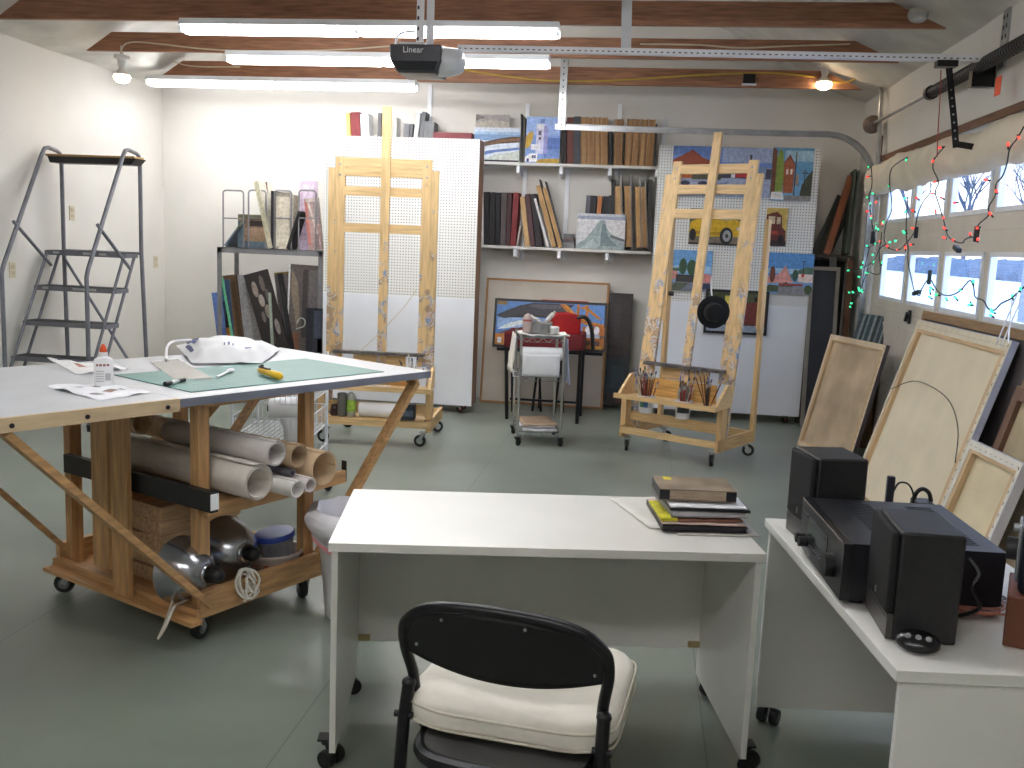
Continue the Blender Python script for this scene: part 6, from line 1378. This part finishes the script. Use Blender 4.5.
for i,(px,py,c,l,w) in enumerate(((212,417,(206,206,206),'white jar with a black lid in the top basket of the trolley',.04),(205,425,(170,90,60),'orange-brown packet in the top basket of the trolley',.05),(228,425,(214,206,200),'pale packet in the top basket behind the table leg',.045))):
    q=dy(px,py,5.22); q=BM@V((-.14+.07*i,-.12+.02*i,.627))
    if i==0:
        tj=thing('lidded_jar',l,'jar',q); MB().use(flat(c)).lathe([(w,0),(w,.09),(w*.9,.1)],n=20).build('body',tj); MB().use(BLACK).lathe([(w*1.05,.1),(w*1.05,.12),(w*.9,.122)],n=20).build('lid',tj)
    else: tag(MB().use(mat('packet%d'%i,c,.6,0,.15,25)).ball(q+V((0,0,w*.8)),w,12,(1,1.3,.8)).build('packet'),l,'packet')
# ------------------------------------------------------------------ string lights on the door
REDB=emat('bulb_red',(255,60,48),.9); GRNB=emat('bulb_green',(50,220,140),.75); WIREG=mat('string_wire',(26,44,38),.5)
bulb_me={}
def bulb_mesh(col):
    if col not in bulb_me:
        b=MB().use(REDB if col=='r' else GRNB).lathe([(.004,.012),(.006,.016),(.0068,.022),(.005,.03),(.001,.034)],n=10); b.use(WIREG).lathe([(.004,-.004),(.005,0),(.005,.012),(.004,.014)],n=8)
        me=bpy.data.meshes.new('bulb'); b.bm.to_mesh(me); b.bm.free()
        for m in b.mats: me.materials.append(m)
        bulb_me[col]=me
    return bulb_me[col]
def string(label,paths,bulbs,X=1.765):
    a=dx(*paths[0][0],X); t=thing('string_lights',label,'string lights',a)
    b=MB().use(WIREG)
    for p in paths: b.tube([v-a for v in smooth_path([dx(x,y,X) for x,y in p],4)],.004,6)
    b.build('wire',t)
    rr=random.Random(3)
    for x,y,c in bulbs:
        o=bpy.data.objects.new('bulb',bulb_mesh(c)); C.objects.link(o); o.parent=t
        d=V((rr.uniform(-1,.1),rr.uniform(-1,1),rr.uniform(-.8,.9))).normalized(); M=d.to_track_quat('Z','Y').to_matrix().to_4x4(); M.translation=dx(x,y,X)-a; o.matrix_local=M
    return t
c3=lambda x,y:(860+x/6.244,120+y/6.244)
c4=lambda x,y:(860+x/6.244,230+y/6.244)
s1=string('string of lit red bulbs looping down over the middle door panes',
 [[c3(530,165),c3(470,235),c3(455,300),c3(490,385),c3(470,450),c3(490,520),c3(520,620),c3(540,700),c4(560,50),c4(600,75),c4(640,80),c4(655,60),c4(690,45),c4(730,40),c3(735,660),c3(800,598),c3(805,540),c3(845,470),c3(850,400),c3(890,350),c3(918,270),c3(935,180),c3(985,110),c3(1024,40)]],
 [c3(*p)+('r',) for p in((522,168),(468,236),(490,380),(470,460),(475,590),(545,690),(525,495),(812,378),(858,458),(830,605),(750,670),(925,180),(985,95),(612,515),(530,615))]+[c4(*p)+('r',) for p in((540,55),(597,72),(690,45),(735,75))])
b=MB().use(BLACK); q=dx(*c4(608,118),1.765); b.bar(q+V((0,-.04,-.012)),q+V((0,.05,.012)),.028,.028); b.build('plug',s1,True,bevel=.006)
b=MB().use(BLACK); q=dx(*c3(727,715),1.765); b.bar(q+V((0,0,-.04)),q+V((0,0,.045)),.026,.026,(0,1,0)); b.build('plug',s1,True,bevel=.006)
s2=string('red and green string lights tangled down the far end of the door',
 [[c3(290,235),c3(200,300),c3(185,395),c3(200,550),c3(165,640),c3(150,740),c4(180,110),c4(240,125),c4(290,80),c4(330,30),c3(345,680),c3(360,590),c3(395,510),c3(440,450),c3(440,390)],
  [c3(70,290),c3(75,400),c3(60,480),c3(70,620),c3(95,760),c4(60,110),c4(40,190),c4(20,280),c4(15,390)],
  [c4(160,90),c4(120,130),c4(125,270),c4(60,265)]],
 [c3(*p)+('r',) for p in((65,350),(110,497),(62,565),(85,600),(140,665),(370,500),(345,575),(350,680))]+[c4(*p)+('r',) for p in((130,80),(180,115),(245,120),(285,130),(280,95),(335,90))]+[c3(*p)+('g',) for p in((60,295),(92,465),(55,490),(65,535),(70,625),(105,650),(115,695),(295,235),(185,400),(150,620))]+[c4(*p)+('g',) for p in((55,110),(95,145),(20,218),(80,215),(60,268),(200,75),(225,55),(135,220),(12,385),(8,300))])
b=MB().use(BLACK); q=dx(*c3(350,705),1.765); b.bar(q+V((0,0,-.035)),q+V((0,0,.04)),.024,.024,(0,1,0)); b.build('plug',s2,True,bevel=.006)
b=MB().use(BLACK); q=dx(*c3(80,735),1.765); b.bar(q+V((0,0,-.05)),q+V((0,0,.05)),.03,.03,(0,1,0)); b.build('plug',s2,True,bevel=.006)
s3=string('string of green bulbs hanging in a wave across the lower door panes',
 [[c3(300,480),c3(290,600),c3(290,740),c4(300,110),c4(300,200),c4(325,320),c4(340,380),c4(370,410),c4(385,370),c4(415,320),c4(440,310),c4(470,360),c4(500,395),c4(545,410),c4(590,400),c4(630,375),c4(660,340),c4(690,315),c4(710,360),c4(720,420),c4(770,440),c4(800,490),c4(840,500),c4(880,460),c4(940,430),c4(985,390),c4(1024,355)]],
 [c3(*p)+('g',) for p in((300,485),(295,555),(292,690))]+[c4(*p)+('g',) for p in((295,20),(440,400),(460,375),(450,430),(500,410),(545,440),(610,440),(640,370),(708,345),(690,450),(705,470),(830,500),(845,520),(835,545),(955,435),(1000,385))])
b=MB().use(WIREG); q=dx(*c4(352,392),1.765); b.bar(q+V((0,-.06,.01)),q+V((0,.06,-.01)),.026,.026); q=dx(*c4(434,290),1.765); b.bar(q+V((0,0,-.05)),q+V((0,0,.04)),.022,.022,(0,1,0)); b.build('plug',s3,True,bevel=.005)
s4=string('small tangle of green string lights beside the door track in the corner',
 [[(868,268),(864,280),(860,290),(857,297),(852,303),(849,310)],[(851,271),(862,268),(872,262),(879,250),(882,232)]],
 [(x,y,'g') for x,y in((851,270),(863,265),(869,272),(864,290),(859,291),(855,294),(851,294),(854,304),(851,308),(861,293),(877,243),(876,231))],1.72)
# ------------------------------------------------------------------ outside the door
SNOW=mat('snow',(236,240,248),.8,0,.02,1)
struct(MB().use(SNOW).mm((XR+.15,-20,-.3),(110,170,-.06)).build('ground_snow',M=Matrix()))
HED=mat('frosty_hedge',(104,116,132),.9,0,.2,6,.6,14)
def hedge(label,x,y,w,l,h,seed):
    def f(u,v):
        th=PI*v; yy=(u-.5)*l; e=min(1,min(u,1-u)*8+.15); k=1+.3*noise.noise(V((yy*.8+seed,th*2,seed)))+.12*noise.noise(V((yy*3,th*6,seed)))
        return V((x+math.cos(th)*w*k*e,y+yy,-.1+math.sin(th)**.7*h*k*e))
    return tag(MB().use(HED).grid(f,60,24).build('hedge',angle=180),label,'hedge')
hedge('frosty grey-blue hedge beyond the snow, seen through the door panes',34,110,2.5,70,1.75,1)
ho=thing('neighbour_house','white house wall with an overhanging roof outside the right door panes','house',(9.9,18.6,-.06))
HS=mat('house_siding',(132,140,156),.6,0,.03,3)
b=MB().use(HS)
b.mm((-2.0,-3,0),(3,3,2.5))
for i in range(16): b.mm((-2.012,-3,i*.155+.01),(-2.,3,i*.155+.14)); b.mm((-2.,-3.012,i*.155+.01),(3,-3.0,i*.155+.14))
b.build('wall',ho); MB().use(mat('roof_snow',(226,228,236),.8)).prism([(-2.5,-3.5,2.45),(.5,-3.5,3.7),(3.5,-3.5,2.45)],(0,7,0)).build('roof',ho)
MB().use(mat('fascia',(150,156,170),.6)).mm((-2.52,-3.5,2.33),(-2.46,3.5,2.5)).build('fascia_board',ho)
MB().use(mat('house_door',(150,156,170),.4)).mm((-2.03,-2.2,.0),(-2.0,.6,2.1)).build('garage_door_panel',ho)
def tree(label,x,y,h,seed):
    rr=random.Random(seed); b=MB().use(mat('bark_frost',(84,94,112),.9,0,.15,4))
    def br(p,d,L,r,k):
        q=p+d*L; b.tube([p,p+d*L*.5+V((rr.uniform(-.06,.06)*L,rr.uniform(-.06,.06)*L,0)),q],[r,r*.85,r*.65],5)
        if k<5:
            for i in range(3 if k else 6):
                nd=(d+V((rr.uniform(-.8,.8),rr.uniform(-.8,.8),rr.uniform(-.05,.6)))*(.9)).normalized(); br(p+d*L*rr.uniform(.55,1),nd,L*rr.uniform(.55,.8),r*.55,k+1)
    br(V((0,0,-.1)),V((0,0,1)),h*.3,.3,0); b.bm.transform(Matrix.Translation((x,y,0)))
    return tag(b.build('bare_tree'),label,'tree','bare trees beyond the snow')
for i,(x,y,h,l) in enumerate(((31,121,24,'bare frosty tree behind the far end of the hedge, first upper panes'),(38.5,124,26,'bare frosty tree behind the middle of the hedge'),(45,120,25,'bare frosty tree at the near end of the hedge, third upper pane'),(52,126,26,'bare frosty tree behind the house roof, right upper pane'))): tree(l,x,y,h,i+2)
# ------------------------------------------------------------------ daylight and settings
w=bpy.data.worlds.new('sky'); bpy.context.scene.world=w; w.use_nodes=True; N=w.node_tree.nodes; L=w.node_tree.links
bg=N['Background']; tc=N.new('ShaderNodeTexCoord'); sx=N.new('ShaderNodeSeparateXYZ'); L.new(tc.outputs['Generated'],sx.inputs[0])
rp=N.new('ShaderNodeValToRGB'); rp.color_ramp.elements[0].color=rgb((236,240,250)); rp.color_ramp.elements[1].color=rgb((176,204,250)); rp.color_ramp.elements[1].position=.5
L.new(sx.outputs['Z'],rp.inputs[0]); L.new(rp.outputs[0],bg.inputs['Color']); bg.inputs['Strength'].default_value=1.25
sc=bpy.context.scene
sc.view_settings.view_transform='Standard'; sc.view_settings.look='None'; sc.view_settings.gamma=1; sc.view_settings.use_curve_mapping=False
sc.view_settings.exposure=1.75
sc.cycles.max_bounces=8; sc.cycles.diffuse_bounces=5; sc.cycles.use_denoising=True
